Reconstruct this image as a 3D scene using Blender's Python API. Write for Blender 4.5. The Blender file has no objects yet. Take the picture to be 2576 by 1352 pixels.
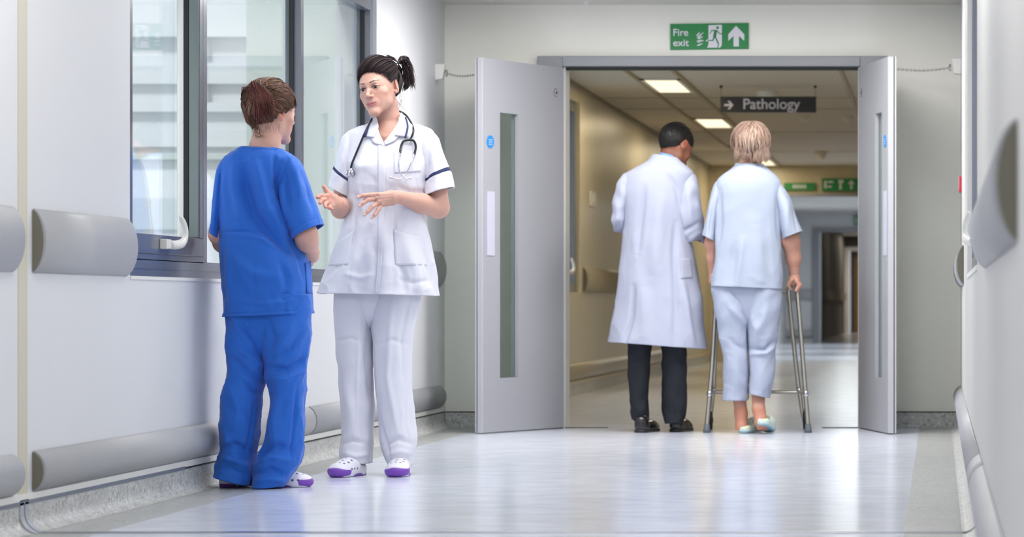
import bpy, math, random
import numpy as np
from mathutils import Vector, Matrix
random.seed(7); rng = np.random.default_rng(7)
S = bpy.context.scene
C = S.collection
R = math.radians
# ---------------------------------------------------------------- camera
F = 7600.0                 # focal length in pixels of the 2576 x 1352 frame
VX, VY = 2360.0, 768.0     # vanishing point of the corridor
EYE = 0.70
cam_d = bpy.data.cameras.new('camera'); cam = bpy.data.objects.new('camera', cam_d); C.objects.link(cam)
cam_d.sensor_width = 36.0; cam_d.lens = F*36.0/2576
cam_d.shift_x = -(VX-1288)/2576.0
cam_d.shift_y = (VY-676)/2576.0
cam.location = (0, 0, EYE); cam.rotation_euler = (R(90), 0, 0)
cam_d.clip_start = 0.1; cam_d.clip_end = 300
cam_d.dof.use_dof = True; cam_d.dof.focus_distance = 12.1; cam_d.dof.aperture_fstop = 5.2
S.camera = cam
# ---------------------------------------------------------------- world and exposure
S.view_settings.view_transform = 'Standard'; S.view_settings.look = 'None'
S.view_settings.exposure = 0.0; S.view_settings.gamma = 1.0
S.view_settings.use_curve_mapping = False
w = bpy.data.worlds.new('world'); S.world = w; w.use_nodes = True
wn = w.node_tree.nodes; wl = w.node_tree.links
bg = wn['Background']; bg.inputs[1].default_value = 1.5
tc = wn.new('ShaderNodeTexCoord'); sx = wn.new('ShaderNodeSeparateXYZ'); cr = wn.new('ShaderNodeValToRGB')
wl.new(tc.outputs['Generated'], sx.inputs[0]); wl.new(sx.outputs[2], cr.inputs[0]); wl.new(cr.outputs[0], bg.inputs[0])
cr.color_ramp.elements[0].position = 0.0; cr.color_ramp.elements[0].color = (0.80, 0.83, 0.90, 1)
cr.color_ramp.elements[1].position = 0.6; cr.color_ramp.elements[1].color = (0.86, 0.92, 1.0, 1)
# sun high over the courtyard on the window side
sd = bpy.data.lights.new('sun', 'SUN'); sd.energy = 2.2; sd.angle = R(8); sd.color = (1, .97, .92)
so = bpy.data.objects.new('sun', sd); C.objects.link(so); so.rotation_euler = (R(50), 0, R(-12))
def area(name, loc, sx_, sy_, power, col, rot=(0,0,0)):
    d = bpy.data.lights.new(name, 'AREA'); d.shape = 'RECTANGLE'; d.size = sx_; d.size_y = sy_
    d.energy = power; d.color = col
    o = bpy.data.objects.new(name, d); C.objects.link(o); o.location = loc; o.rotation_euler = rot
    return o
HC = 2.41                  # ceiling height
NEAR_ADDED_LAMPS = [1.5, 5.0, 8.5, 12.0, 15.4]  # unseen lights over the near corridor, added to brighten it and the end wall
for y, pw in zip(NEAR_ADDED_LAMPS, (13, 12, 15, 22, 37)):
    for x in ((-2.05, -.62) if y < 15 else (-1.88, -.66)): area('lamp_or_fill_light', (x, y, HC-.03), .56, 1.16, pw, (1.0, .975, .955))
FAR_LAMPS = [22.8, 27.6, 32.4, 35.4]
for y in FAR_LAMPS: area('lamp_or_fill_light', (-2.09, y+.65, HC-.02), .26, 1.2, 16, (1.0, .82, .54))
area('lamp_or_fill_light', (-.42, 20.6, HC-.02), .4, 1.2, 20, (1.0, .90, .74))
for y in (40, 46, 52): area('lamp_or_fill_light', (-1.35, y, HC-.03), .8, 2.0, 62, (.9, .96, 1.0))  # area lights added to brighten the hall wall, without fittings
area('lamp_or_fill_light', (-1.35, 64, HC-.03), .6, 1.2, 9, (1.0, .85, .62))
area('lamp_or_fill_light', (-1.6, 73, HC-.03), .6, 1.2, 40, (1.0, .88, .7))

# ---------------------------------------------------------------- materials
def sh(hexs):
    h = hexs.lstrip('#'); c = [int(h[i:i+2], 16)/255 for i in (0, 2, 4)]
    return tuple(x/12.92 if x <= .04045 else ((x+.055)/1.055)**2.4 for x in c)
def inp(b, name, v):
    if name in b.inputs: b.inputs[name].default_value = v
def mat(name, col, rough=.5, metal=0, spec=.5, bump=None, var=None, sss=0, coat=0, attr=False, sheen=0, aniso=None):
    m = bpy.data.materials.new(name); m.use_nodes = True
    n = m.node_tree.nodes; l = m.node_tree.links; b = n['Principled BSDF']
    if isinstance(col, str): col = sh(col)
    inp(b, 'Base Color', (*col, 1)); inp(b, 'Roughness', rough); inp(b, 'Metallic', metal); inp(b, 'Specular IOR Level', spec)
    if sss:
        inp(b, 'Subsurface Weight', sss); inp(b, 'Subsurface Radius', (1.0, .35, .2)); inp(b, 'Subsurface Scale', .012)
    if coat: inp(b, 'Coat Weight', coat); inp(b, 'Coat Roughness', .12)
    if sheen: inp(b, 'Sheen Weight', sheen)
    tcn = n.new('ShaderNodeTexCoord'); src = None
    if attr:
        a = n.new('ShaderNodeAttribute'); a.attribute_name = 'Col'; src = a.outputs['Color']
    if var:     # var = (scale, amount, stretch)
        mp = n.new('ShaderNodeMapping'); l.new(tcn.outputs['Object'], mp.inputs[0]); mp.inputs['Scale'].default_value = var[2] if len(var) > 2 else (1, 1, 1)
        nz = n.new('ShaderNodeTexNoise'); nz.inputs['Scale'].default_value = var[0]; nz.inputs['Detail'].default_value = 5
        l.new(mp.outputs[0], nz.inputs[0])
        r = n.new('ShaderNodeMapRange'); r.inputs[1].default_value = .25; r.inputs[2].default_value = .75
        r.inputs[3].default_value = 1-var[1]; r.inputs[4].default_value = 1+var[1]
        l.new(nz.outputs[0], r.inputs[0])
        mx = n.new('ShaderNodeMix'); mx.data_type = 'RGBA'; mx.blend_type = 'MULTIPLY'; mx.inputs[0].default_value = 1
        if src: l.new(src, mx.inputs[6])
        else: mx.inputs[6].default_value = (*col, 1)
        l.new(r.outputs[0], mx.inputs[7]); src = mx.outputs[2]
    if src: l.new(src, b.inputs['Base Color'])
    if bump:    # bump = (scale, strength, distance, kind)
        bp = n.new('ShaderNodeBump'); bp.inputs['Strength'].default_value = bump[1]; bp.inputs['Distance'].default_value = bump[2]
        nz = n.new('ShaderNodeTexNoise'); nz.inputs['Scale'].default_value = bump[0]; nz.inputs['Detail'].default_value = 4
        if len(bump) > 3:
            mp = n.new('ShaderNodeMapping'); mp.inputs['Scale'].default_value = bump[3]
            l.new(tcn.outputs['Object'], mp.inputs[0]); l.new(mp.outputs[0], nz.inputs[0])
        else: l.new(tcn.outputs['Object'], nz.inputs[0])
        l.new(nz.outputs[0], bp.inputs['Height']); l.new(bp.outputs[0], b.inputs['Normal'])
    return m
def emit(name, col, s):
    m = bpy.data.materials.new(name); m.use_nodes = True; n = m.node_tree.nodes; l = m.node_tree.links
    n.remove(n['Principled BSDF']); e = n.new('ShaderNodeEmission'); e.inputs[0].default_value = (*col, 1); e.inputs[1].default_value = s
    l.new(e.outputs[0], n['Material Output'].inputs[0]); return m
def pane(name, tint, ior=1.5, k=1.0):
    m = bpy.data.materials.new(name); m.use_nodes = True; n = m.node_tree.nodes; l = m.node_tree.links
    n.remove(n['Principled BSDF'])
    t = n.new('ShaderNodeBsdfTransparent'); t.inputs[0].default_value = (*tint, 1)
    g = n.new('ShaderNodeBsdfGlossy'); g.inputs['Roughness'].default_value = .015
    fr = n.new('ShaderNodeFresnel'); ge = n.new('ShaderNodeNewGeometry')
    io = n.new('ShaderNodeMapRange'); io.inputs[3].default_value = ior; io.inputs[4].default_value = 1/ior
    l.new(ge.outputs['Backfacing'], io.inputs[0]); l.new(io.outputs[0], fr.inputs[0])
    mm = n.new('ShaderNodeMath'); mm.operation = 'MULTIPLY'; mm.inputs[1].default_value = k; mm.use_clamp = True
    mx = n.new('ShaderNodeMixShader'); l.new(fr.outputs[0], mm.inputs[0]); l.new(mm.outputs[0], mx.inputs[0])
    l.new(t.outputs[0], mx.inputs[1]); l.new(g.outputs[0], mx.inputs[2]); l.new(mx.outputs[0], n['Material Output'].inputs[0])
    return m
M = {}
M['wall'] = mat('wall_paint', '#d6d7da', .5, bump=(180, .08, .002), var=(2.0, .015))
M['wall_right'] = mat('wall_paint_darkened', '#cbcac7', .5, bump=(180, .08, .002), var=(2.0, .015))  # same wall paint, colour darkened to offset the strong light on this side
M['wall_end'] = mat('wall_paint_lightened', '#efeee6', .55, bump=(180, .08, .002), var=(2.0, .015))  # same wall paint, colour lightened to offset the dim light at the end
M['wall_cream'] = mat('wall_paint_cream', '#c9bfa4', .32, bump=(60, .15, .004), var=(2.5, .04))
M['ceil'] = mat('ceiling_tile', '#d8d6d0', .7, bump=(400, .1, .001))
M['ceil_far'] = mat('ceiling_tile_far', '#c9c2b4', .6, bump=(300, .1, .001))
M['strip'] = mat('joint_cover', '#c8c3b0', .5)
M['rail'] = mat('guard_vinyl', '#a9aaae', .48, bump=(700, .25, .0006), var=(6, .02))
M['rail_cap'] = mat('guard_end', '#6d6a5c', .6)
M['rail_lip'] = mat('guard_lip', '#b6b5b0', .45)
M['trimdark'] = mat('cove_cap', '#6f7684', .5)
M['metal_strip'] = mat('cover_strip', '#a3a7ae', .35)
M['alu'] = mat('aluminium', '#b9bcc2', .25, metal=1)
M['frame'] = mat('window_grey', '#686c76', .2, spec=.8)
M['frame_dark'] = mat('window_gasket', '#15171b', .5)
M['frame_side'] = mat('window_side', '#7a8583', .4)
M['handle'] = mat('handle_white', '#dcdad6', .3)
M['door'] = mat('door_laminate', '#a3a4aa', .42, bump=(300, .08, .0008))
M['door_edge'] = mat('door_edge', '#bcbcc2', .35)
M['seal'] = mat('door_seal', '#3a3d38', .6)
M['arch'] = mat('door_frame_paint', '#8f9197', .45)
M['plate'] = mat('push_plate', '#c2c2d2', .4)
M['blue'] = mat('sticker_blue', '#2b86d8', .5)
M['white'] = mat('white_plastic', '#e3e2de', .4)
M['steel'] = mat('steel', '#c9c8c4', .22, metal=1)
M['green'] = mat('sign_green', '#1c8043', .5)
M['signwhite'] = mat('sign_white', '#dad8e2', .5)
M['signgrey'] = mat('sign_grey', '#34353a', .5)
M['red'] = mat('red_plastic', '#c8203c', .4)
M['wood'] = mat('wood_door', '#a8772e', .4, var=(3, .12, (8, 8, .6)))
M['grey_dark'] = mat('unlit_corridor_tone', '#4b4a46', .6)  # darkness of the unlit last corridor put into its wall colour
M['black'] = mat('black_plastic', '#1b1b1f', .4)
M['rubber'] = mat('grey_rubber', '#5a6068', .6)
M['clearpane'] = pane('window_pane', (.93, .96, .97), 1.5)
M['doorpane'] = pane('door_pane', (.80, .86, .83), 1.45, .8)
M['lampwarm'] = emit('diffuser_warm', (1.0, .86, .58), 1.5)
M['lampadded'] = emit('diffuser_added', (.95, .98, 1.0), 2.0)  # glow of the added, unseen front corridor lights
M['facade'] = mat('facade_white', '#e6e9eb', .6, var=(1.2, .02))
M['facade_grey'] = mat('facade_grey', '#cfd6da', .6)
M['facade_green'] = mat('facade_green', '#cdd6d1', .6, bump=(40, .3, .01))
# speckled vinyl: border and cove
def vinyl(name, base, flecks, rough):
    m = bpy.data.materials.new(name); m.use_nodes = True; n = m.node_tree.nodes; l = m.node_tree.links; b = n['Principled BSDF']
    tcn = n.new('ShaderNodeTexCoord')
    nz = n.new('ShaderNodeTexNoise'); nz.inputs['Scale'].default_value = 62; nz.inputs['Detail'].default_value = 3; nz.inputs['Distortion'].default_value = 1.2
    nz2 = n.new('ShaderNodeTexNoise'); nz2.inputs['Scale'].default_value = 7; nz2.inputs['Detail'].default_value = 4
    l.new(tcn.outputs['Object'], nz.inputs[0]); l.new(tcn.outputs['Object'], nz2.inputs[0])
    cr = n.new('ShaderNodeValToRGB'); l.new(nz.outputs[0], cr.inputs[0])
    e = cr.color_ramp.elements; e[0].position = .36; e[0].color = (*sh(flecks[0]), 1); e[1].position = .66; e[1].color = (*sh(flecks[1]), 1)
    k = e.new(.46); k.color = (*sh(base), 1); k = e.new(.57); k.color = (*sh(base), 1)
    mr = n.new('ShaderNodeMapRange'); mr.inputs[1].default_value = .3; mr.inputs[2].default_value = .7; mr.inputs[3].default_value = .93; mr.inputs[4].default_value = 1.05
    l.new(nz2.outputs[0], mr.inputs[0])
    mx = n.new('ShaderNodeMix'); mx.data_type = 'RGBA'; mx.blend_type = 'MULTIPLY'; mx.inputs[0].default_value = 1
    l.new(cr.outputs[0], mx.inputs[6]); l.new(mr.outputs[0], mx.inputs[7]); l.new(mx.outputs[2], b.inputs['Base Color'])
    inp(b, 'Roughness', rough)
    return m
M['cove'] = vinyl('speckled_vinyl', '#bcbdbc', ('#92938d', '#d6d7d9'), .42)
M['border'] = vinyl('speckled_vinyl_border', '#adafae', ('#94958f', '#c6c7c8'), .3)
def floor_mat():
    m = bpy.data.materials.new('polished_vinyl'); m.use_nodes = True; n = m.node_tree.nodes; l = m.node_tree.links; b = n['Principled BSDF']
    tcn = n.new('ShaderNodeTexCoord'); mp = n.new('ShaderNodeMapping'); mp.inputs['Scale'].default_value = (1.3, 1.6, 1)
    l.new(tcn.outputs['Object'], mp.inputs[0])
    nz = n.new('ShaderNodeTexNoise'); nz.inputs['Scale'].default_value = 5; nz.inputs['Detail'].default_value = 6
    l.new(mp.outputs[0], nz.inputs[0])
    cr = n.new('ShaderNodeValToRGB'); l.new(nz.outputs[0], cr.inputs[0])
    e = cr.color_ramp.elements; e[0].position = .3; e[0].color = (*sh('#d6dbe8'), 1); e[1].position = .7; e[1].color = (*sh('#dee3f0'), 1)
    l.new(cr.outputs[0], b.inputs['Base Color'])
    rr = n.new('ShaderNodeMapRange'); rr.inputs[3].default_value = .14; rr.inputs[4].default_value = .19; l.new(nz.outputs[0], rr.inputs[0]); l.new(rr.outputs[0], b.inputs['Roughness'])
    bp = n.new('ShaderNodeBump'); bp.inputs['Strength'].default_value = .035; bp.inputs['Distance'].default_value = .002
    l.new(nz.outputs[0], bp.inputs['Height']); l.new(bp.outputs[0], b.inputs['Normal'])
    inp(b, 'Specular IOR Level', .6)
    return m
M['floor'] = floor_mat()

# ---------------------------------------------------------------- object helpers
ORG = {}
def tagit(o, label=None, cat=None, group=None, kind=None):
    if label: o['label'] = label
    if cat: o['category'] = cat
    if group: o['group'] = group
    if kind: o['kind'] = kind
    return o
def empty(name, loc, label=None, cat=None, group=None, kind=None):
    o = bpy.data.objects.new(name, None); C.objects.link(o); o.location = loc; o.empty_display_size = .1
    ORG[o.name] = np.array(loc, float); return tagit(o, label, cat, group, kind)
def mesh_obj(name, V, Fc, m, parent=None, smooth=False, origin=None, col=None, mats=None, midx=None, autosm=None):
    V = np.asarray(V, float)
    if parent is not None: org = ORG[parent.name]
    else:
        if origin is None:
            lo, hi = V.min(0), V.max(0); origin = ((lo[0]+hi[0])/2, (lo[1]+hi[1])/2, lo[2])
        org = np.array(origin, float)
    me = bpy.data.meshes.new(name)
    if isinstance(Fc, np.ndarray): Fc = Fc.tolist()
    me.from_pydata((V-org).tolist(), [], Fc)
    if mats:
        for q in mats: me.materials.append(q)
        me.polygons.foreach_set('material_index', np.asarray(midx, dtype=np.int32))
    else: me.materials.append(m)
    if smooth: me.polygons.foreach_set('use_smooth', np.ones(len(me.polygons), bool))
    if col is not None:
        a = me.color_attributes.new('Col', 'FLOAT_COLOR', 'POINT')
        cc = np.ones((len(V), 4)); cc[:, :3] = col; a.data.foreach_set('color', cc.ravel())
    me.update()
    o = bpy.data.objects.new(name, me); C.objects.link(o)
    if parent is not None: o.parent = parent; ORG[o.name] = org
    else: o.location = org; ORG[o.name] = org
    return o
class MB:
    def __init__(s): s.v = []; s.f = []
    def add(s, V, Fc):
        b = len(s.v); s.v += [tuple(p) for p in V]; s.f += [tuple(int(i)+b for i in f) for f in Fc]; return s
    def box(s, x0, x1, y0, y1, z0, z1):
        V = [(x0,y0,z0),(x1,y0,z0),(x1,y1,z0),(x0,y1,z0),(x0,y0,z1),(x1,y0,z1),(x1,y1,z1),(x0,y1,z1)]
        return s.add(V, [(3,2,1,0),(4,5,6,7),(0,1,5,4),(1,2,6,5),(2,3,7,6),(3,0,4,7)])
    def prism(s, poly, y0, y1, axis='y'):
        n = len(poly); V = []
        for t in (y0, y1):
            for a, b in poly:
                V.append((a, t, b) if axis == 'y' else ((a, b, t) if axis == 'z' else (t, a, b)))
        return s.add(V, [tuple(range(n-1, -1, -1)), tuple(range(n, 2*n))] + [(i, (i+1) % n, n+(i+1) % n, n+i) for i in range(n)])
    def tube(s, pts, r, n=8, cap=True):
        V, Fc = tube(pts, r, n, cap); return s.add(V, Fc)
    def obj(s, name, m, parent=None, bevel=0, smooth=False, rot=None, **k):
        o = mesh_obj(name, np.array(s.v), s.f, m, parent, smooth, **k)
        if bevel:
            b = o.modifiers.new('bevel', 'BEVEL'); b.width = bevel; b.segments = 2; b.limit_method = 'ANGLE'
        return o
def tube(pts, r, n=8, cap=True, squash=None):
    P = np.asarray(pts, float); m = len(P); r = np.broadcast_to(np.asarray(r, float), (m,))
    T = np.gradient(P, axis=0); T /= np.linalg.norm(T, axis=1)[:, None]+1e-12
    up = np.array([0, 0, 1.]) if abs(T[0][2]) < .9 else np.array([1., 0, 0])
    a = np.cross(T[0], up); a /= np.linalg.norm(a)
    th = np.arange(n)*2*np.pi/n; V = np.zeros((m, n, 3))
    for i in range(m):
        a = a-T[i]*np.dot(a, T[i]); a /= np.linalg.norm(a)+1e-12; b = np.cross(T[i], a)
        V[i] = P[i]+r[i]*(np.cos(th)[:, None]*a+np.sin(th)[:, None]*b*(squash or 1))
    Fc = []
    for i in range(m-1):
        for j in range(n): Fc.append((i*n+j, i*n+(j+1) % n, (i+1)*n+(j+1) % n, (i+1)*n+j))
    if cap: Fc.append(tuple(range(n-1, -1, -1))); Fc.append(tuple((m-1)*n+j for j in range(n)))
    return V.reshape(-1, 3), Fc
def cr_spline(P, n):
    P = np.asarray(P, float); m = len(P)
    t = np.linspace(0, m-1, n); i = np.clip(t.astype(int), 0, m-2); u = (t-i)
    sh_ = (-1,)+(1,)*(P.ndim-1); u = u.reshape(sh_)
    Pm = P[np.maximum(i-1, 0)]; P0 = P[i]; P1 = P[i+1]; P2 = P[np.minimum(i+2, m-1)]
    Pm = np.where((i == 0).reshape(sh_), 2*P0-P1, Pm); P2 = np.where((i == m-2).reshape(sh_), 2*P1-P0, P2)
    return .5*((2*P0)+(-Pm+P1)*u+(2*Pm-5*P0+4*P1-P2)*u**2+(-Pm+3*P0-3*P1+P2)*u**3)
def struct(name, mb, m, **k):
    o = mb.obj(name, m, **k); o['kind'] = 'structure'; return o
def X(px, D): return (px-VX)/F*D
def Z(py, D): return EYE-(py-VY)/F*D
def W(px, py, D): return np.array([X(px, D), D, Z(py, D)])

# ================================================================ THE SETTING
XL, XR, XB = -2.81, .128, -2.57
YE = 17.2
JY = 9.27                       # expansion joint
# floor
f = MB().box(XB, -.105, 0.5, JY-.03, -.05, 0).box(XB, -.105, JY+.03, 37, -.05, 0).box(-2.9, 2.6, 37, 76, -.05, 0).box(-.105, 1.6, YE+.2, 37, -.05, 0).box(XL, XB, YE+.2, 37, -.05, 0)
struct('floor', f, M['floor'])
f = MB()
for a, b in ((.5, JY-.03), (JY+.03, YE+.2)):
    f.box(XL+.045, XB, a, b, -.05, 0).box(-.105, XR-.0, a, b, -.05, 0)
struct('trim_1', f, M['border'])
# coved skirting
def cove(x, sgn, y0, y1, h=.092, r=.05, th=.004, ext=0):
    poly = [(x, h)] + [(x+sgn*(th+ (r-r*math.cos(a))), r-r*math.sin(a)+.0006) for a in np.linspace(0, math.pi/2, 9)] + [(x, -.0)]
    poly = [(x, h), (x+sgn*th, h)]+poly[1:]
    if sgn < 0: poly = poly[::-1]
    return poly
b = MB()
for y0, y1 in ((.5, JY-.045), (JY+.045, YE)): b.prism(cove(XL, 1, y0, y1), y0, y1)
struct('baseboard_left', b, M['cove'])
b = MB()
for y0, y1 in ((.5, JY-.045), (JY+.045, YE)): b.prism(cove(XR, -1, y0, y1), y0, y1)
struct('baseboard_right', b, M['cove'])
b = MB().box(XL+.01, -2.29, YE-.012, YE, .0005, .088).box(-.28, XR-.005, YE-.012, YE, .0005, .088)
struct('baseboard_end', b, M['cove'])
b = MB().box(XL+.01, -2.29, YE-.014, YE, .088, .094).box(-.28, XR-.005, YE-.014, YE, .088, .094)
struct('trim_2', b, M['seal'])
# dark capping strip on the left skirting (it stops half way)
b = MB().box(XL, XL+.007, .5, JY-.02, .086, .098).box(XL, XL+.007, JY-.02, 11.25, .087, .099)
struct('trim_3', b, M['trimdark'])
b = MB().box(XL, XL+.006, 11.25, YE, .089, .094)
struct('trim_4', b, M['seal'])
b = MB().box(XL-.0, XL+.006, .5, YE-.01, .096, .119)
struct('trim_5', b, M['white'])
# left wall, with three window openings
def wall_y(x0, x1, y0, y1, z0, z1, holes):
    mb = MB(); ys = y0
    for (a, c, hz0, hz1) in holes:
        mb.box(x0, x1, ys, a, z0, z1); mb.box(x0, x1, a, c, z0, hz0); mb.box(x0, x1, a, c, hz1, z1); ys = c
    mb.box(x0, x1, ys, y1, z0, z1); return mb
WY0, WY1 = 10.504, 15.12
struct('wall_left', wall_y(XL-.2, XL, .5, YE, 0, 2.45, [(WY0, WY1, .80, 2.235)]), M['wall'])
struct('wall_left_far', wall_y(XL-.2, XL, YE, 37, 0, 2.45, [(19.6, 23.6, .80, 2.28)]), M['wall_cream'])
struct('wall_left_hall', MB().box(-2.9, -2.81, 37.2, 56, 0, 2.45), M['wall'])
RY0, RY1 = 9.9, 13.2
struct('wall_right', wall_y(XR, XR+.2, .5, YE, 0, 2.45, [(RY0, RY1, .83, 2.3)]), M['wall_right'])
struct('wall_right_far', wall_y(1.4, 1.6, YE, 56, 0, 2.45, []), M['wall_cream'])
# end wall with the double doorway
OX0, OX1, OZ = -2.122, -.453, 2.062
e = MB().box(XL-.2, OX0-.0, YE, YE+.2, 0, 2.45).box(OX1, 1.6, YE, YE+.2, 0, 2.45).box(OX0, OX1, YE, YE+.2, OZ, 2.45)
struct('wall_end', e, M['wall_end'])
# header wall 37 m away, hall beyond it, last walls
e = MB().box(XL-.2, -2.25, 37, 37.2, 0, 2.45).box(-2.25, 1.6, 37, 37.2, 2.06, 2.45)
struct('wall_header', e, M['wall_cream'])
struct('trim_6', MB().box(-2.25, 1.4, 36.96, 37.24, 2.03, 2.065), M['arch'])
e = MB().box(-3.0, -2.31, 56, 56.2, 0, 2.45).box(-2.31, 1.6, 56, 56.2, 2.12, 2.45)
struct('wall_hall', e, M['wall'])
e = MB().box(-2.33, -2.17, 55.93, 56.2, 0, 2.12).box(-2.17, 1.4, 55.93, 56.2, 2.05, 2.12)
struct('trim_7', e, M['arch'])
struct('trim_8', MB().box(-2.195, -2.172, 55.9, 55.93, 0, 2.05), M['alu'])
e = MB().box(-3.0, -2.36, 75, 75.2, 0, 2.45).box(-2.36, 1.6, 75, 75.2, 2.08, 2.45)
struct('wall_last', e, M['grey_dark'])
struct('wall_corridor', MB().box(-2.42, -2.32, 56.2, 75, 0, 2.45).box(1.4, 1.6, 56, 76, 0, 2.45), M['grey_dark'])
struct('trim_9', MB().box(-2.38, -2.2, 74.9, 75, 0, 2.14).box(-2.2, 1.0, 74.9, 75, 2.04, 2.14), M['wall'])
struct('trim_10', MB().box(-2.2, -2.06, 75.4, 75.5, 0, 2.1), M['grey_dark'])
d = mesh_obj('door_3', *(lambda q: (np.array(q.v), q.f))(MB().box(-2.06, .8, 75.5, 75.56, 0, 2.05)), M['wood']); d['kind'] = 'structure'
# ceilings
struct('ceiling', MB().box(XL-.2, XR+.2, .5, YE, HC, HC+.08), M['ceil'])
struct('ceiling_far', MB().box(XL-.2, 1.6, YE+.2, 37, HC, HC+.08), M['ceil_far'])
struct('ceiling_hall', MB().box(-3.0, 1.6, 37.2, 56, HC, HC+.08).box(-3.0, 1.6, 56.2, 76, HC, HC+.08), M['ceil'])
b = MB()
for xx in (-2.27, -1.925, -.71): b.box(xx-.014, xx+.014, YE+.2, 37, HC-.012, HC)
for yy in (20.2, 21.9, 24.9, 26.3, 29.8, 33.6): b.box(-2.81, 1.4, yy-.01, yy+.01, HC-.004, HC)
struct('trim_11', b, mat('ceiling_bar', '#a08f68', .5))
b = MB().box(XL, XL+.03, YE+.2, 37, HC-.03, HC)
struct('trim_12', b, mat('ceiling_edge', '#8f8772', .5))
b = MB().box(XL, XL+.012, YE+.2, 37, 0.0, .09); struct('baseboard_far', b, M['cove'])
struct('trim_13', MB().box(XL, XL+.018, YE+.2, 37, .09, .115), mat('beige_lip', '#cfc3a6', .4))
struct('trim_14', MB().box(-2.81, -2.33, 55.96, 56, 0, .09), M['cove'])
# threshold strips beside the open leaves
struct('trim_15', MB().box(-2.122, -1.88, YE-.02, YE+.02, 0, .004).box(-.66, -.453, YE-.02, YE+.02, 0, .004), M['seal'])
# expansion joint in the floor and walls
b = MB().box(XL+.05, XR-.05, JY-.03, JY-.004, -.03, .003).box(XL+.05, XR-.05, JY+.006, JY+.03, -.03, .003)
struct('trim_16', b, M['alu'])
struct('trim_17', MB().box(XL+.03, XR-.03, JY-.004, JY+.006, -.03, .0015), M['black'])
pol = cove(XL, 1, 0, 0, h=.094, th=.007, r=.062)
b = MB().prism(pol, JY-.045, JY-.006).prism(pol, JY+.006, JY+.045)
struct('trim_18', b, M['metal_strip'])
pol2 = cove(XL, 1, 0, 0, h=.094, th=.003, r=.06)
struct('trim_19', MB().prism(pol2, JY-.006, JY+.006), M['trimdark'])
struct('trim_20', MB().box(XL, XL+.006, JY-.045, JY+.045, .088, .102), M['trimdark'])
struct('trim_21', MB().box(XL, XL+.002, JY-.047, JY+.047, .10, 2.41), M['strip'])
# window sills
struct('window_sill_left', MB().box(XL-.14, XL+.004, WY0, WY1, .79, .802), M['white'])
struct('window_sill_right', MB().box(XR-.004, XR+.14, RY0, RY1, .815, .832), M['white'])

# ---------------------------------------------------------------- windows
def handle_parts(parent, base, side, s=1.0):
    """side = +1 when the handle sticks out towards +x; y runs along the wall"""
    bx, by, bz = base
    MB().box(min(bx, bx+side*.028), max(bx, bx+side*.028), by-.035, by+.03, bz-.018, bz+.018).obj('handle_base', M['handle'], parent, bevel=.004)
    pts = [(bx+side*.02, by+.03, bz), (bx+side*.03, by+.07, bz-.002), (bx+side*.045, by+.11, bz+.006), (bx+side*.052, by+.135, bz+.03), (bx+side*.05, by+.14, bz+.06), (bx+side*.043, by+.135, bz+.085), (bx+side*.036, by+.12, bz+.105)]
    P = cr_spline(pts, 22); r = np.interp(np.linspace(0, 1, 22), [0, .3, .5, .9, 1], [.016, .017, .010, .010, .006])
    V, Fc = tube(P, r, 12); mesh_obj('lever', V, Fc, M['handle'], parent, smooth=True)
w1 = empty('window_1', (XL, WY0, .8), kind='structure')
fx0, fx1 = XL-.09, XL-.02
fr = MB().box(fx0, fx1, WY0, WY1, .802, .865).box(fx0, fx1, WY0, WY1, 2.17, 2.235).box(fx0, fx1, WY0, WY0+.04, .865, 2.17)
fr.box(fx0, fx1, 11.635, 11.695, .865, 2.17).box(fx0, fx1, 13.42, 13.475, .865, 2.17).box(fx0, fx1, 15.06, WY1, .865, 2.17)
fr.box(fx0, fx1, WY0+.04, 11.64, .86, .8845).box(fx1, fx1+.003, WY0, WY1, .83, .832)
fr.obj('window_frame', M['frame'], w1, bevel=.002)
MB().box(fx0+.02, fx1-.004, 11.61, 11.637, .87, 2.17).box(fx0+.02, fx1-.03, 13.4, 13.421, .87, 2.17).box(fx0+.02, fx1-.03, 15.045, 15.061, .87, 2.17).obj('gasket', M['frame_dark'], w1)
# opening casement
sash = MB().box(fx0-.01, fx1+.004, 10.545, 11.62, .885, .955).box(fx0-.01, fx1+.004, 10.545, 10.60, .955, 2.16).box(fx0-.01, fx1+.004, 11.565, 11.615, .955, 2.16).box(fx0-.01, fx1+.004, 10.60, 11.57, 2.10, 2.16)
so_ = sash.obj('casement', M['frame'], w1, bevel=.002)
MB().box(fx0-.012, fx0+.013, 11.556, 11.565, .955, 2.10).obj('spacer_bar', M['white'], so_)
MB().box(fx0+.015, fx0+.032, 11.556, 11.565, .955, 2.10).obj('gasket', M['frame_dark'], so_)
MB().box(fx0+.034, fx1+.0, 11.558, 11.565, .96, 2.10).obj('side_strip', M['frame_side'], so_)
MB().box(fx0-.004, fx0+.002, 10.60, 11.565, .955, 2.10).obj('pane', M['clearpane'], w1)
MB().box(fx1-.045, fx1-.04, 11.69, 13.42, .865, 2.17).obj('pane', M['clearpane'], w1)
MB().box(fx1-.045, fx1-.04, 13.47, 15.06, .865, 2.17).obj('pane', M['clearpane'], w1)
handle_parts(w1, (fx1+.004, 11.0, .922), 1)
w2 = empty('window_2', (XR, RY0, .83), kind='structure')
gx = XR+.02
MB().box(gx, gx+.07, RY0, RY1, .83, .9).box(gx, gx+.07, RY0, RY1, 2.24, 2.3).box(gx, gx+.07, RY0, RY0+.05, .9, 2.24).box(gx, gx+.07, RY1-.05, RY1, .9, 2.24).box(gx, gx+.07, 11.5, 11.56, .9, 2.24).obj('window_frame', M['frame'], w2, bevel=.002)
MB().box(gx+.04, gx+.045, RY0+.05, RY1-.05, .9, 2.24).obj('pane', M['clearpane'], w2)
handle_parts(w2, (gx-.0, 10.75, .93), -1)
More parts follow.
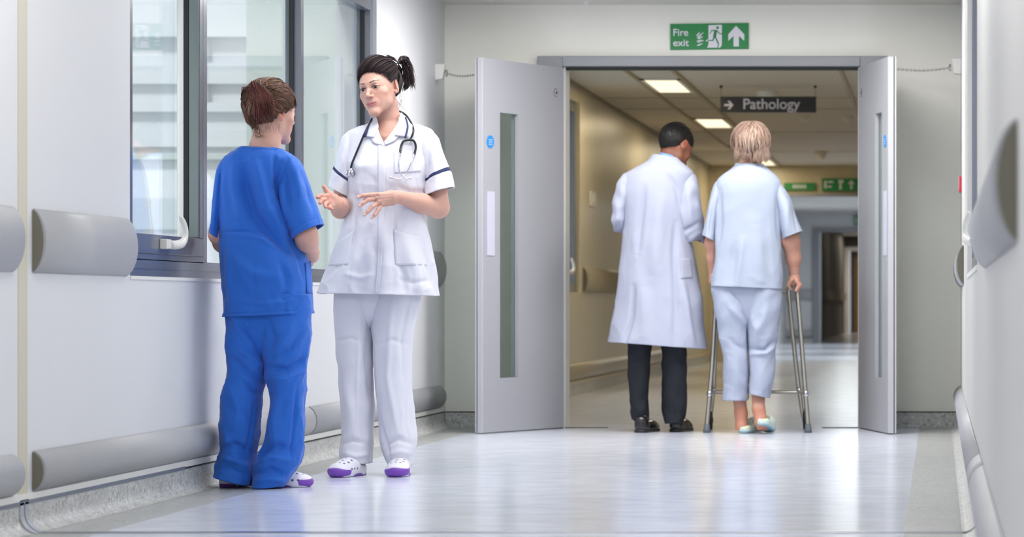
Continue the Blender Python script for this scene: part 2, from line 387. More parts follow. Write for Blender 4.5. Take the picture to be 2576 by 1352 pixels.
w3 = empty('window_3', (XL, 19.6, .8), kind='structure')
MB().box(XL-.09, XL-.02, 19.6, 23.6, .8, .87).box(XL-.09, XL-.02, 19.6, 23.6, 2.2, 2.28).box(XL-.09, XL-.02, 23.5, 23.6, .87, 2.2).box(XL-.09, XL-.02, 22.4, 22.5, .87, 2.2).box(XL-.09, XL-.02, 19.6, 19.7, .87, 2.2).obj('window_frame', M['frame'], w3)
MB().box(XL-.07, XL-.065, 19.7, 23.5, .87, 2.2).obj('pane', M['clearpane'], w3)
MB().box(XL, XL+.012, 23.6, 23.72, .78, 2.3).obj('window_trim', M['wall_cream'], w3)
handle_parts(w3, (XL-.02, 22.9, .95), 1)

# ---------------------------------------------------------------- court outside
struct('ground', MB().box(-14, XL-.3, 2, 60, -.3, -.2), M['facade_grey'])
fc = MB().box(-12, -4.3, 26, 26.6, -.2, 5.2)
fc.box(-12, -4.3, 25.94, 26, 2.06, 2.2).box(-12, -4.3, 25.9, 26, 2.36, 2.44).box(-12, -4.3, 25.9, 26, 2.60, 2.78).box(-12, -4.3, 25.85, 26, 3.0, 3.3)
for k in range(5): fc.box(-11.0+k*1.55, -10.92+k*1.55, 25.88, 26, 2.44, 3.3)
b_ = empty('court_building', (-8, 26, -.2), 'white building with horizontal bands across the court, seen through the window panes', 'building')
fc.obj('facade', M['facade'], b_)
MB().box(-12, -4.3, 25.95, 26.0, 1.35, 1.62).box(-12, -4.3, 25.95, 26.0, .55, .62).obj('band', M['facade_grey'], b_)
MB().box(-12, -4.3, 25.9, 25.99, 1.95, 1.99).obj('ledge', M['facade_green'], b_)
p_ = mesh_obj('court_pier', *(lambda q: (np.array(q.v), q.f))(MB().box(-4.35, -3.3, 19.0, 19.35, -.2, 3.4)), M['facade_green'])
tagit(p_, 'pale green rendered wall outside the third window pane', 'wall')

# ---------------------------------------------------------------- guard rails
def rail(x, sgn, y0, y1, z0, z1, label, cap0=True, cap1=True, p=.038, m=None):
    c = (z0+z1)/2; h = (z1-z0)/2; n = 14
    A = math.pi*.5
    prof = [(x+sgn*(.004+p*(math.cos(t)-math.cos(1.25))/(1-math.cos(1.25))), c+h*math.sin(t)/math.sin(1.25)) for t in np.linspace(-1.25, 1.25, n)]
    poly = [(x+sgn*.0005, z0)]+prof+[(x+sgn*.0005, z1)]
    if sgn > 0: poly = poly
    e = empty('guard_rail', (x, (y0+y1)/2, z0), label, 'guard rail')
    o = MB().prism(poly, y0+.006, y1-.006).obj('rail_cover', m or M['rail'], e)
    me = o.data
    for pl in me.polygons: pl.use_smooth = len(pl.vertices) == 4
    inner = [(x+sgn*.0005, z0+.006)]+[(x+(a-x)*.8, c+(q-c)*.95) for a, q in prof]+[(x+sgn*.0005, z1-.006)]
    for k, on in ((y0, cap0), (y1, cap1)):
        if on:
            MB().prism(inner, k-.002 if k == y0 else k-.006, k+.006 if k == y0 else k+.002).obj('end_cap', M['rail_cap'] if k == y0 else (m or M['rail']), e)
    return e
rail(XL, 1, 5.0, 9.17, .80, 1.0, 'grey upper wall guard at the far left edge, left of the beige joint strip')
rail(XL, 1, 9.37, 10.46, .80, 1.0, 'grey upper wall guard between the beige joint strip and the left window')
rail(XL, 1, 5.0, 9.17, .122, .247, 'grey lower wall guard at the far left edge, left of the beige joint strip')
rail(XL, 1, 9.37, 13.45, .122, .247, 'grey lower wall guard running under the left window behind the person in blue')
rail(XL, 1, 13.47, 17.02, .122, .247, 'grey lower wall guard behind the person in white, ending near the corner')
rail(XL, 1, 15.25, 17.02, .80, 1.0, 'grey upper wall guard just beyond the left window near the corner')
rail(XR, -1, 4.85, 8.2, .80, 1.0, 'grey upper wall guard nearest on the right wall with a dark open end')
rail(XR, -1, 15.0, 17.0, .80, 1.0, 'grey upper wall guard farthest on the right wall near the end wall')
rail(XR, -1, 4.6, 8.55, .122, .247, 'grey lower wall guard nearest at bottom right')
rail(XR, -1, 8.57, 9.2, .122, .247, 'short piece of grey lower wall guard on the right wall between two longer ones')
rail(XR, -1, 9.22, 17.0, .122, .247, 'long grey lower wall guard on the right wall reaching the end wall')
beige = mat('guard_far', '#a79f8c', .4)
rail(XL, 1, 23.9, 29.5, .80, 1.0, 'brownish upper wall guard beyond the double doors, beside the far window', m=beige)
rail(XL, 1, 17.6, 31.4, .122, .247, 'beige lower wall guard along the floor beyond the double doors', m=beige)
e_ = mesh_obj('guard_rail', *(lambda q: (np.array(q.v), q.f))(MB().box(-2.81, -2.34, 55.95, 55.99, .80, 1.0)), M['rail'])
tagit(e_, 'grey upper guard rail on the distant white hall wall', 'guard rail')
e_ = mesh_obj('guard_rail', *(lambda q: (np.array(q.v), q.f))(MB().box(-2.81, -2.34, 55.9, 55.955, .122, .247)), M['rail'])
tagit(e_, 'grey lower guard rail on the distant white hall wall', 'guard rail')
e_ = mesh_obj('guard_rail', *(lambda q: (np.array(q.v), q.f))(MB().box(-2.32, -2.27, 58, 74.5, .80, 1.0)), M['rail_cap'])  # lack of light in this corridor put into the rail colour
tagit(e_, 'dark guard rail in the farthest unlit corridor', 'guard rail')

# ---------------------------------------------------------------- double doors
def door_leaf(name, hinge, d, nrm):
    """d unit vector hinge -> free edge, nrm unit normal of the visible face"""
    d = np.array([*d, 0.]); nrm = np.array([*nrm, 0.]); h = np.array([*hinge, 0.]); Wd, th = .83, .045
    e = empty(name, tuple(h), kind='structure')
    def bx(u0, u1, t0, t1, z0, z1):
        V = []
        for z in (z0, z1):
            for (u, t) in ((u0, t0), (u1, t0), (u1, t1), (u0, t1)): V.append(h+d*u+nrm*t+np.array([0, 0, z]))
        Fc = [(3,2,1,0),(4,5,6,7),(0,1,5,4),(1,2,6,5),(2,3,7,6),(3,0,4,7)]
        if np.dot(np.cross(d, nrm), [0, 0, 1]) < 0: Fc = [q[::-1] for q in Fc]
        return V, Fc
    mb = MB(); u0, u1, z0, z1 = .475, .655, .30, 1.755
    for a in ((0, u0, -th, 0, .006, 2.045), (u1, Wd-.008, -th, 0, .006, 2.045), (u0, u1, -th, 0, .006, z0), (u0, u1, -th, 0, z1, 2.045)): mb.add(*bx(*a))
    mb.obj('door_panel', M['door'], e)
    MB().add(*bx(Wd-.008, Wd, -.030, 0.0, .006, 2.045)).obj('door_edge', M['door_edge'], e)
    MB().add(*bx(Wd-.008, Wd-.001, -.036, -.030, .006, 2.045)).obj('door_seal', M['seal'], e)
    MB().add(*bx(Wd-.008, Wd, -th, -.036, .006, 2.045)).obj('door_edge', M['door_edge'], e)
    MB().add(*bx(0, .006, -.005, .002, .006, 2.045)).obj('door_edge', M['door_edge'], e)
    MB().add(*bx(u0, u1, -.026, -.020, z0, z1)).obj('glass_panel', M['doorpane'], e)
    MB().add(*bx(.712, .785, 0, .004, .97, 1.32)).obj('push_plate', M['plate'], e)
    def disc(u, z, r, m, nm, t=.003):
        a = np.linspace(0, 2*np.pi, 28, endpoint=False)
        V = [h+d*(u+r*math.cos(q))+nrm*tt+np.array([0, 0, z+r*math.sin(q)]) for tt in (0, t) for q in a]
        n = 28; Fc = [tuple(range(n)), tuple(range(2*n-1, n-1, -1))]+[(i, n+i, n+(i+1) % n, (i+1) % n) for i in range(n)]
        return MB().add(V, Fc).obj(nm, m, e)
    s_ = disc(.752, 1.59, .035, M['blue'], 'sticker')
    for q in range(3):
        MB().add(*bx(.735, .769, .003, .0036, 1.575+q*.012, 1.578+q*.012)).obj('sticker_line', M['signwhite'], s_)
    disc(.085, 1.90, .024, M['seal'], 'emblem', .002); disc(.085, 1.90, .021, M['door'], 'emblem', .003); disc(.085, 1.90, .009, M['seal'], 'emblem', .004)
    return e
d1 = np.array([-.352, -.752]); d1 /= np.linalg.norm(d1)
door_leaf('door_1', (OX0, YE-.06), d1, (-d1[1], d1[0]) if -d1[1] > 0 else (d1[1], -d1[0]))
d2 = np.array([.183, -.81]); d2 /= np.linalg.norm(d2)
door_leaf('door_2', (OX1, YE-.06), d2, (d2[1], -d2[0]) if d2[1] < 0 else (-d2[1], d2[0]))
# frame round the opening
fr = MB().box(-2.275, OX0-.01, YE-.055, YE+.22, 0, 2.115).box(OX1+.01, -.285, YE-.055, YE+.22, 0, 2.115).box(OX0-.01, OX1+.01, YE-.055, YE+.22, OZ-.005, 2.115)
struct('trim_22', fr, M['arch'], bevel=.004)
struct('trim_23', MB().box(OX0, OX1, YE+.02, YE+.06, OZ-.022, OZ), M['seal'])

# ---------------------------------------------------------------- signs
def text_mesh(name, body, size, loc, m, parent, depth=.001, bold=0, xs=1.0, spacing=1.0):
    c = bpy.data.curves.new(name, 'FONT'); c.body = body; c.size = size; c.extrude = depth; c.offset = bold; c.space_character = spacing
    t = bpy.data.objects.new(name, c); me = bpy.data.meshes.new_from_object(t); bpy.data.objects.remove(t)
    V = np.array([v.co[:] for v in me.vertices]); Fc = [tuple(p.vertices) for p in me.polygons]; bpy.data.meshes.remove(me)
    V = np.stack([V[:, 0]*xs+loc[0], -V[:, 2]+loc[1], V[:, 1]+loc[2]], 1)
    return mesh_obj(name, V, Fc, m, parent)
def plate_poly(name, polys, y, m, parent, th=.001):
    mb = MB()
    for p in polys: mb.prism(p[::-1], y-th, y)
    return mb.obj(name, m, parent)
s = YE-.012
sign = empty('exit_sign', (-1.3, s, 2.15), 'green rectangular fire exit sign with running figure and arrow above the doors', 'sign')
sx0 = -1.524; sw, shh = .446, .147; sz0 = 2.153
def SU(u, v): return (sx0+u*sw, sz0+v*shh+u*.006)     # the sign hangs very slightly off level
pol = [SU(0, 0), SU(1, 0), SU(1, 1), SU(0, 1)]
MB().prism(pol, s, s+.011).obj('sign_board', M['green'], sign)
def crop(cx, cy): return SU((cx-335)/1890, 1-(cy-205+((cx-335)/1890)*20)/610)
text_mesh('lettering', 'Fire', .056, (crop(395, 480)[0], s-.0012, crop(395, 480)[1]), M['signwhite'], sign, bold=.0007, xs=1.02)
text_mesh('lettering', 'exit', .056, (crop(400, 725)[0], s-.0012, crop(400, 725)[1]), M['signwhite'], sign, bold=.0007, xs=1.05)
plate_poly('arrow', [[crop(*q) for q in ((1920,250),(2120,450),(2120,605),(1990,490),(1990,740),(1860,740),(1860,490),(1735,605),(1735,450))]], s, M['signwhite'], sign)
door_p = plate_poly('door_symbol', [[crop(*q) for q in ((1255,235),(1580,225),(1580,700),(1540,765),(1225,765),(1255,690))]], s, M['signwhite'], sign)
fig = MB(); y_ = s-.0012
def cap2(a, b, wd):
    a = np.array(crop(*a)); b = np.array(crop(*b)); t = (b-a)/np.linalg.norm(b-a); n_ = np.array([-t[1], t[0]])*wd/2
    fig.prism([tuple(q) for q in (a-n_, b-n_, b+n_, a+n_)], y_-.001, y_)
cc = np.array(crop(1475, 295)); fig.prism([(cc[0]+.008*math.cos(t), cc[1]+.008*math.sin(t)) for t in np.linspace(0, 2*math.pi, 18, endpoint=False)], y_-.001, y_)
for a_, b_, w_ in (((1330,360),(1460,360),.006),((1335,355),(1295,435),.005),((1460,365),(1530,440),.006),((1530,440),(1580,440),.005),((1430,370),(1400,520),.017),((1400,500),(1360,600),.008),((1365,595),(1240,595),.006),((1420,510),(1500,680),.008),((1500,680),(1480,760),.006)): cap2(a_, b_, w_)
fig.obj('running_figure', M['green'], sign)
fl = MB()
for k, (a_, b_) in enumerate((((970,500),(1045,395)),((985,545),(1130,405)),((1000,560),(1125,500)),((975,610),(1140,585)),((985,640),(1145,590)),((980,720),(1120,665)),((1200,620),(1255,565)))):
    a = np.array(crop(*a_)); b = np.array(crop(*b_)); t = (b-a)/np.linalg.norm(b-a); n_ = np.array([-t[1], t[0]])
    fl.prism([tuple(q) for q in (a, a-n_*.004+t*.008, b-n_*.002, b, (a+b)/2+n_*.0045, a+n_*.003)], s-.001, s)
fl.obj('flame_symbol', M['signwhite'], sign)
# hanging direction sign
D = 23.5
ps = empty('hanging_sign', (-1.33, D, 2.2), 'dark grey hanging sign reading Pathology with an arrow, under the ceiling beyond the doors', 'sign')
MB().box(X(1812, D), X(2053, D), D, D+.03, Z(283, D), Z(243, D)).obj('sign_board', M['signgrey'], ps)
text_mesh('lettering', 'Pathology', .115, (X(1868, D), D-.002, Z(274, D)), M['signwhite'], ps, bold=.001, xs=.98)
a0 = lambda x, y: (X(x, D), Z(y, D))
plate_poly('arrow', [[a0(1822, 262), a0(1838, 262), a0(1838, 267), a0(1822, 267)], [a0(1830, 254), a0(1836, 254), a0(1845, 264.5), a0(1836, 275), a0(1830, 275), a0(1839, 264.5)]], D, M['signwhite'], ps)
for px in (1814, 2051):
    xx = X(px, D+.015); MB().tube([(xx, D+.015, Z(243, D)), (xx, D+.015, HC)], .0015, 6).tube([(xx, D+.015, HC-.02), (xx, D+.015, HC)], .012, 10).obj('hanging_wire', M['seal'], ps)
# signs on the header wall
yy = 36.9
def small_sign(px0, px1, py0, py1, D, label, marks):
    e = empty('exit_sign', (X(px0, D), D, Z(py1, D)), label, 'sign')
    MB().box(X(px0, D), X(px1, D), D, D+.05, Z(py1, D), Z(py0, D)).obj('sign_board', M['green'], e)
    for a, b, c, d_ in marks: MB().box(X(a, D), X(b, D), D-.004, D, Z(d_, D), Z(c, D)).obj('white_symbol', M['signwhite'], e)
    return e
small_sign(1972, 2050, 460, 479, 36.95, 'narrow green exit sign on the far lintel right above the lady\'s shoulder', [(1995+i*7, 1999+i*7, 465, 474) for i in range(5)])
e_ = small_sign(2067, 2158, 449, 481, 36.95, 'larger green exit sign with arrow on the far lintel next to the open door edge', [(2074, 2079, 455, 474), (2082, 2096, 456, 460), (2082, 2092, 468, 472), (2109, 2122, 453, 460), (2112, 2117, 460, 477), (2139, 2144, 460, 476)])
plate_poly('arrow', [[(X(2133, 36.95), Z(463, 36.95)), (X(2150, 36.95), Z(463, 36.95)), (X(2141.5, 36.95), Z(453, 36.95))]], 36.95, M['signwhite'], e_, th=.004)
small_sign(2148, 2175, 544, 566, 55.9, 'small green exit sign above the distant grey doorway', [(2152, 2156, 549, 561)])

# ---------------------------------------------------------------- fittings
def holder(label, cx, side, D, z, chain_to):
    e = empty('door_holder', (cx, D, z-.05), label, 'door holder')
    MB().prism([(cx-.02*side*0, z+.045), (cx-side*.0, z+.045), (cx+side*.055, z+.045), (cx+side*.04, z-.04), (cx, z-.045)][::(1 if side < 0 else -1)], D-.03, D+.03).obj('housing', M['white'], e, bevel=.004)
    a = np.array([cx+side*.055, D, z-.005])
    MB().tube([a, a+np.array([side*.012, 0, 0])], .02, 16).obj('magnet', M['steel'], e)
    b = np.array(chain_to); n = int(np.linalg.norm(b-a)/.022); ch = MB()
    for i in range(n):
        t = (i+.5)/n; c = a+(b-a)*t; c[2] -= .012*math.sin(math.pi*t); u = (b-a)/np.linalg.norm(b-a)
        v = np.array([0, 0, 1.]) if i % 2 else np.cross(u, [0, 0, 1.])
        L = [c+u*.0135*math.cos(q)+v*.006*math.sin(q) for q in np.linspace(0, 2*math.pi, 11)]
        ch.tube(L, .0016, 5, cap=False)
    ch.obj('chain', M['steel'], e, smooth=True)
holder('white door holder on the left wall with a chain to the left door leaf', XL, 1, 16.9, Z(182, 16.9), (X(1195, 16.45), 16.45, Z(188, 16.45)))
holder('white door holder on the right wall with a chain to the right door leaf', XR, -1, 16.9, Z(168, 16.9), (X(2257, 16.4), 16.4, Z(174, 16.4)))
cp = empty('call_point', (XR, 16.6, 1.35), 'small red fire call point on the right wall near the end wall', 'alarm call point')
MB().box(XR-.014, XR, 16.5, 16.62, Z(485, 16.6), Z(445, 16.6)).obj('housing', M['red'], cp, bevel=.004)
MB().box(XR-.016, XR-.014, 16.53, 16.59, 1.34, 1.40).obj('glass_plate', M['white'], cp)
def detector(label, x, y, r=.05, dome=.06):
    e = empty('smoke_detector', (x, y, HC-dome), label, 'smoke detector')
    def disc_(r0, r1, z0, z1, nm, m):
        a = np.linspace(0, 2*np.pi, 24, endpoint=False)
        V = [(x+r_*math.cos(q), y+r_*math.sin(q), z) for r_, z in ((r0, z0), (r1, z1)) for q in a]; n = 24
        MB().add(V, [tuple(range(n)), tuple(range(2*n-1, n-1, -1))]+[(i, n+i, n+(i+1) % n, (i+1) % n) for i in range(n)]).obj(nm, m, e)
    disc_(r*.5, r, HC-dome, HC-dome*.35, 'sensor', M['white']); disc_(r, r*1.05, HC-dome*.35, HC, 'base', M['white'])
detector('white smoke detector on the ceiling directly behind the hanging sign', X(1930, 24.2), 24.2, .085, .09)
detector('small white ceiling detector beyond the hanging sign, left of a pair', X(2022, 27.4), 27.4, .05, .04)
detector('small white ceiling detector beyond the hanging sign, right of a pair', X(2131, 27.4), 27.4, .05, .04)
detector('blurred ceiling detector far down the warm corridor', X(2065, 33.5), 33.5, .07, .09)
detector('tiny grey ceiling fitting above the end wall, at the top edge of the frame', X(1475, 17.0), 17.0, .016, .02)
sw_ = empty('light_switch', (XL, 24.5, 1.5), 'pale light switch on the warm corridor wall left of the doctor', 'light switch')
MB().box(XL, XL+.012, 24.35, 24.75, 1.50, 1.62).obj('plate', M['white'], sw_, bevel=.003)
MB().box(XL+.012, XL+.018, 24.5, 24.6, 1.53, 1.59).obj('rocker', M['white'], sw_)
def ceiling_lamp(label, x0, x1, y0, y1, m, group=None):
    e = empty('ceiling_light', ((x0+x1)/2, (y0+y1)/2, HC), label, 'ceiling light', group)
    MB().box(x0, x1, y0, y0+.03, HC-.012, HC).box(x0, x1, y1-.03, y1, HC-.012, HC).box(x0, x0+.03, y0, y1, HC-.012, HC).box(x1-.03, x1, y0, y1, HC-.016, HC-.0002).obj('frame', M['white'], e)
    MB().box(x0+.03, x1-.03, y0+.03, y1-.03, HC-.01, HC).obj('diffuser', m, e)
names = ['nearest warm recessed ceiling light of the left row beyond the doors', 'second warm recessed ceiling light of the left row, above the doctor', 'third warm ceiling light of the left row, behind the lady\'s head', 'farthest warm ceiling light of the left row, just before the lintel']
for y, nm in zip(FAR_LAMPS, names): ceiling_lamp(nm, -2.25, -1.942, y, y+1.35, M['lampwarm'])
ceiling_lamp('warm ceiling light at the top right of the doorway beside the open leaf', -.66, -.15, 19.9, 21.3, M['lampwarm'])
for nm, y in zip(('directly over the viewer', 'second from the viewer', 'in the middle of the row', 'above the two talking people', 'closest to the double doors'), NEAR_ADDED_LAMPS):  # fittings for the added lights, all out of view
    for side, x in (('window side', -2.05 if y < 15 else -1.88), ('right wall side', -.62 if y < 15 else -.66)): ceiling_lamp('added, unseen front corridor ceiling light on the '+side+', '+nm, x-.3, x+.3, y-.6, y+.6, M['lampadded'], 'added front corridor ceiling lights')
# warm doors along the far corridor
for y0, nm in ((31.5, 'ochre wooden side door in the far left wall between the two walking people'),):
    e = empty('side_door', (XL, y0, 0), nm, 'door')
    MB().box(XL, XL+.02, y0, y0+.1, 0, 2.1).box(XL, XL+.02, y0+1.1, y0+1.2, 0, 2.1).box(XL, XL+.02, y0+.1, y0+1.1, 2.0, 2.1).obj('door_frame', M['wall_cream'], e)
    MB().box(XL, XL+.01, y0+.1, y0+1.1, 0, 2.0).obj('door_panel', M['wood'], e)

# ================================================================ BODY AND CLOTH TOOLS
def smin(a, b, k):
    h = np.clip(.5+.5*(b-a)/k, 0, 1); return b*(1-h)+a*h-k*h*(1-h)
def rotm(axis, deg): return np.array(Matrix.Rotation(R(deg), 3, Vector(axis)))
def nrm(v): v = np.asarray(v, float); return v/np.linalg.norm(v)
class Sdf:
    """signed distance body: tapered limbs and ellipsoids blended into one surface"""
    def __init__(s, Mx=None, O=None, sc=1.0): s.p = []; s.set(Mx, O, sc)
    def set(s, Mx=None, O=None, sc=1.0):
        s.M = np.eye(3) if Mx is None else np.asarray(Mx); s.O = np.zeros(3) if O is None else np.asarray(O, float); s.sc = sc
    def w(s, p): return s.O+s.M@(np.asarray(p, float)*s.sc)
    def cone(s, a, b, ra, rb=None, k=.01, op='+'):
        rb = ra if rb is None else rb; a = s.w(a); b = s.w(b); ra *= s.sc; rb *= s.sc; k *= s.sc
        def fn(x, y, z):
            ab = b-a; L = ab@ab+1e-12
            px, py, pz = x-a[0], y-a[1], z-a[2]
            t = np.clip((px*ab[0]+py*ab[1]+pz*ab[2])/L, 0, 1)
            return np.sqrt((px-t*ab[0])**2+(py-t*ab[1])**2+(pz-t*ab[2])**2)-(ra+(rb-ra)*t)
        r = max(ra, rb)+3*k; s.p.append((fn, np.minimum(a, b)-r, np.maximum(a, b)+r, k, op)); return s
    def chain(s, pts, rs, k=.01):
        for i in range(len(pts)-1): s.cone(pts[i], pts[i+1], rs[i], rs[i+1], k)
        return s
    def ell(s, c, r, Rm=None, k=.01, op='+'):
        c = s.w(c); r = np.asarray(r, float)*s.sc; k *= s.sc; Rw = (s.M if Rm is None else s.M@Rm); Ri = Rw.T
        def fn(x, y, z):
            px, py, pz = x-c[0], y-c[1], z-c[2]
            u = Ri[0, 0]*px+Ri[0, 1]*py+Ri[0, 2]*pz; v = Ri[1, 0]*px+Ri[1, 1]*py+Ri[1, 2]*pz; q = Ri[2, 0]*px+Ri[2, 1]*py+Ri[2, 2]*pz
            k0 = np.sqrt((u/r[0])**2+(v/r[1])**2+(q/r[2])**2); k1 = np.sqrt((u/r[0]**2)**2+(v/r[1]**2)**2+(q/r[2]**2)**2)+1e-9
            return k0*(k0-1)/k1
        m = r.max()+3*k; s.p.append((fn, c-m, c+m, k, op)); return s
    def grid(s, lo, hi, h):
        n = np.ceil((np.asarray(hi)-lo)/h).astype(int)+1
        ax = [np.float32(lo[i])+np.arange(n[i], dtype=np.float32)*np.float32(h) for i in range(3)]
        d = np.full(n, 1.0, np.float32)
        for fn, l_, h_, k, op in s.p:
            a = [max(0, int((l_[i]-lo[i])/h)) for i in range(3)]; b = [min(n[i], int((h_[i]-lo[i])/h)+2) for i in range(3)]
            if any(a[i] >= b[i] for i in range(3)): continue
            sl = tuple(slice(a[i], b[i]) for i in range(3))
            v = fn(ax[0][sl[0]][:, None, None], ax[1][sl[1]][None, :, None], ax[2][sl[2]][None, None, :])
            if op == '+': d[sl] = smin(d[sl], v, k)
            else: d[sl] = -smin(-d[sl], v, k)
        return d
    def mesh(s, blocks):
        Vs, Fs = [], []; nb = 0
        for bi, (lo, hi, h) in enumerate(blocks):
            lo = np.asarray(lo, float); hi = np.asarray(hi, float)
            V, Fc = surfnet(s.grid(lo, hi, h), lo, h)
            if len(V) == 0: continue
            cen = V[Fc].mean(1); keep = np.ones(len(Fc), bool)
            for (l2, h2, hh) in blocks[bi+1:]:
                l2 = np.asarray(l2)+hh*1.5; h2 = np.asarray(h2)-hh*1.5
                keep &= ~np.all((cen > l2) & (cen < h2), axis=1)
            Vs.append(V); Fs.append(Fc[keep]+nb); nb += len(V)
        return np.concatenate(Vs), np.concatenate(Fs)
def surfnet(d, lo, h):
    sgn = d < 0; n = d.shape
    cnt = np.zeros((n[0]-1, n[1]-1, n[2]-1), np.int16); acc = np.zeros(cnt.shape+(3,), np.float32); E = []
    for ax in range(3):
        o = [i for i in range(3) if i != ax]
        s0 = [slice(None)]*3; s1 = [slice(None)]*3; s0[ax] = slice(0, -1); s1[ax] = slice(1, None)
        A = d[tuple(s0)]; B = d[tuple(s1)]; cr = sgn[tuple(s0)] != sgn[tuple(s1)]
        idx = np.argwhere(cr); t = A[cr]/(A[cr]-B[cr]); pos = idx.astype(np.float32); pos[:, ax] += t
        flip = sgn[tuple(s0)][cr]; E.append((idx, flip))
        for da in (0, 1):
            for db in (0, 1):
                c = idx.copy(); c[:, o[0]] -= da; c[:, o[1]] -= db
                ok = np.all(c >= 0, axis=1) & (c[:, 0] < cnt.shape[0]) & (c[:, 1] < cnt.shape[1]) & (c[:, 2] < cnt.shape[2])
                cc = c[ok]; np.add.at(cnt, tuple(cc.T), 1)
                for q in range(3): np.add.at(acc[..., q], tuple(cc.T), pos[ok, q])
    act = cnt > 0; ids = np.full(cnt.shape, -1, np.int64); ids[act] = np.arange(act.sum())
    V = lo+h*(acc[act]/cnt[act][:, None]); Fs = []
    for ax in range(3):
        o = [i for i in range(3) if i != ax]; idx, flip = E[ax]
        ok = (idx[:, o[0]] >= 1) & (idx[:, o[1]] >= 1) & (idx[:, o[0]] < cnt.shape[o[0]]) & (idx[:, o[1]] < cnt.shape[o[1]])
        idx = idx[ok]; fl = flip[ok]; q = []
        for da, db in ((1, 1), (0, 1), (0, 0), (1, 0)):
            c = idx.copy(); c[:, o[0]] -= da; c[:, o[1]] -= db; q.append(ids[tuple(c.T)])
        q = np.stack(q, 1)
        if ax == 1: fl = ~fl
        q[~fl] = q[~fl][:, ::-1]; Fs.append(q)
    return V.astype(float), np.concatenate(Fs)
# ---- cloth: lofted rings whose silhouettes are set row by row
def project(V): return VX+V[..., 0]*F/V[..., 1], VY-(V[..., 2]-EYE)*F/V[..., 1]
def grid_normals(V):
    du = np.roll(V, -1, 1)-np.roll(V, 1, 1); dv = np.gradient(V, axis=0); n = np.cross(dv, du)
    n /= np.linalg.norm(n, axis=2)[..., None]+1e-12
    c = V.mean(1, keepdims=True)
    if (n*(V-c)).sum() < 0: n = -n
    return n
def loft(D, rows, M_=90, N=96, expo=2.3, skew=0.0):
    """rows: (x1,y1, x2,y2, half_depth, depth_offset) with pixel ends measured at depth D"""
    rows = np.array(rows, float)
    K = []
    for x1, y1, x2, y2, v, dd in rows:
        a = W(x1, y1, D+dd); b = W(x2, y2, D+dd); K.append(np.concatenate([(a+b)/2, (b-a)/2, [v]]))
    # spread the samples by arc length of the centre line and edges
    K = np.array(K); ln = np.r_[0, np.cumsum(np.linalg.norm(np.diff(K[:, :3], axis=0), axis=1)+.3*np.linalg.norm(np.diff(K[:, 3:6], axis=0), axis=1)+1e-6)]
    fine = cr_spline(K, 800); tt = np.interp(np.linspace(0, len(K)-1, 800), np.arange(len(K)), ln)
    t = np.linspace(0, ln[-1], M_); G = np.stack([np.interp(t, tt, fine[:, i]) for i in range(7)], 1)
    ph = np.arange(N)*2*np.pi/N; e = 2/expo
    cs = np.sign(np.cos(ph))*np.abs(np.cos(ph))**e; sn = np.sign(np.sin(ph))*np.abs(np.sin(ph))**e
    V = G[:, None, :3]+G[:, None, 3:6]*cs[None, :, None]
    V[..., 1] += G[:, None, 6]*sn[None]
    V[..., 0] += skew*G[:, None, 6]*sn[None]
    return V
def noise3(P, seed=0):
    r = np.random.default_rng(seed); tab = r.random(4096).astype(float)
    Pf = np.floor(P).astype(np.int64); u = P-Pf; u = u*u*(3-2*u); out = 0
    for i in (0, 1):
        for j in (0, 1):
            for k in (0, 1):
                h = ((Pf[..., 0]+i)*73856093 ^ (Pf[..., 1]+j)*19349663 ^ (Pf[..., 2]+k)*83492791) & 4095
                out = out+tab[h]*(u[..., 0] if i else 1-u[..., 0])*(u[..., 1] if j else 1-u[..., 1])*(u[..., 2] if k else 1-u[..., 2])
    return out
def crumple(V, seed, amp, wl=.11, stretch=(1, 1, .45), tilt=0.0):
    """soft ridged creases running mostly along the garment"""
    Q = V*1.0; Q = Q+.06*np.stack([noise3(V/.16, seed+5), noise3(V/.16, seed+6), noise3(V/.16, seed+7)], -1)
    Q[..., 0] = Q[..., 0]+tilt*Q[..., 2]
    out = 0
    for o, (a, f_) in enumerate(((1, 1), (.45, 2.1), (.2, 4.3))):
        n_ = noise3(Q*np.array(stretch)*f_/wl, seed+20+o); rg = 1-np.abs(2*n_-1)*1.6; out = out+a*np.clip(rg, 0, 1)**2
    return amp*(out-.5)
def ss(x, a, b): t = np.clip((x-a)/(b-a), 0, 1); return t*t*(3-2*t)
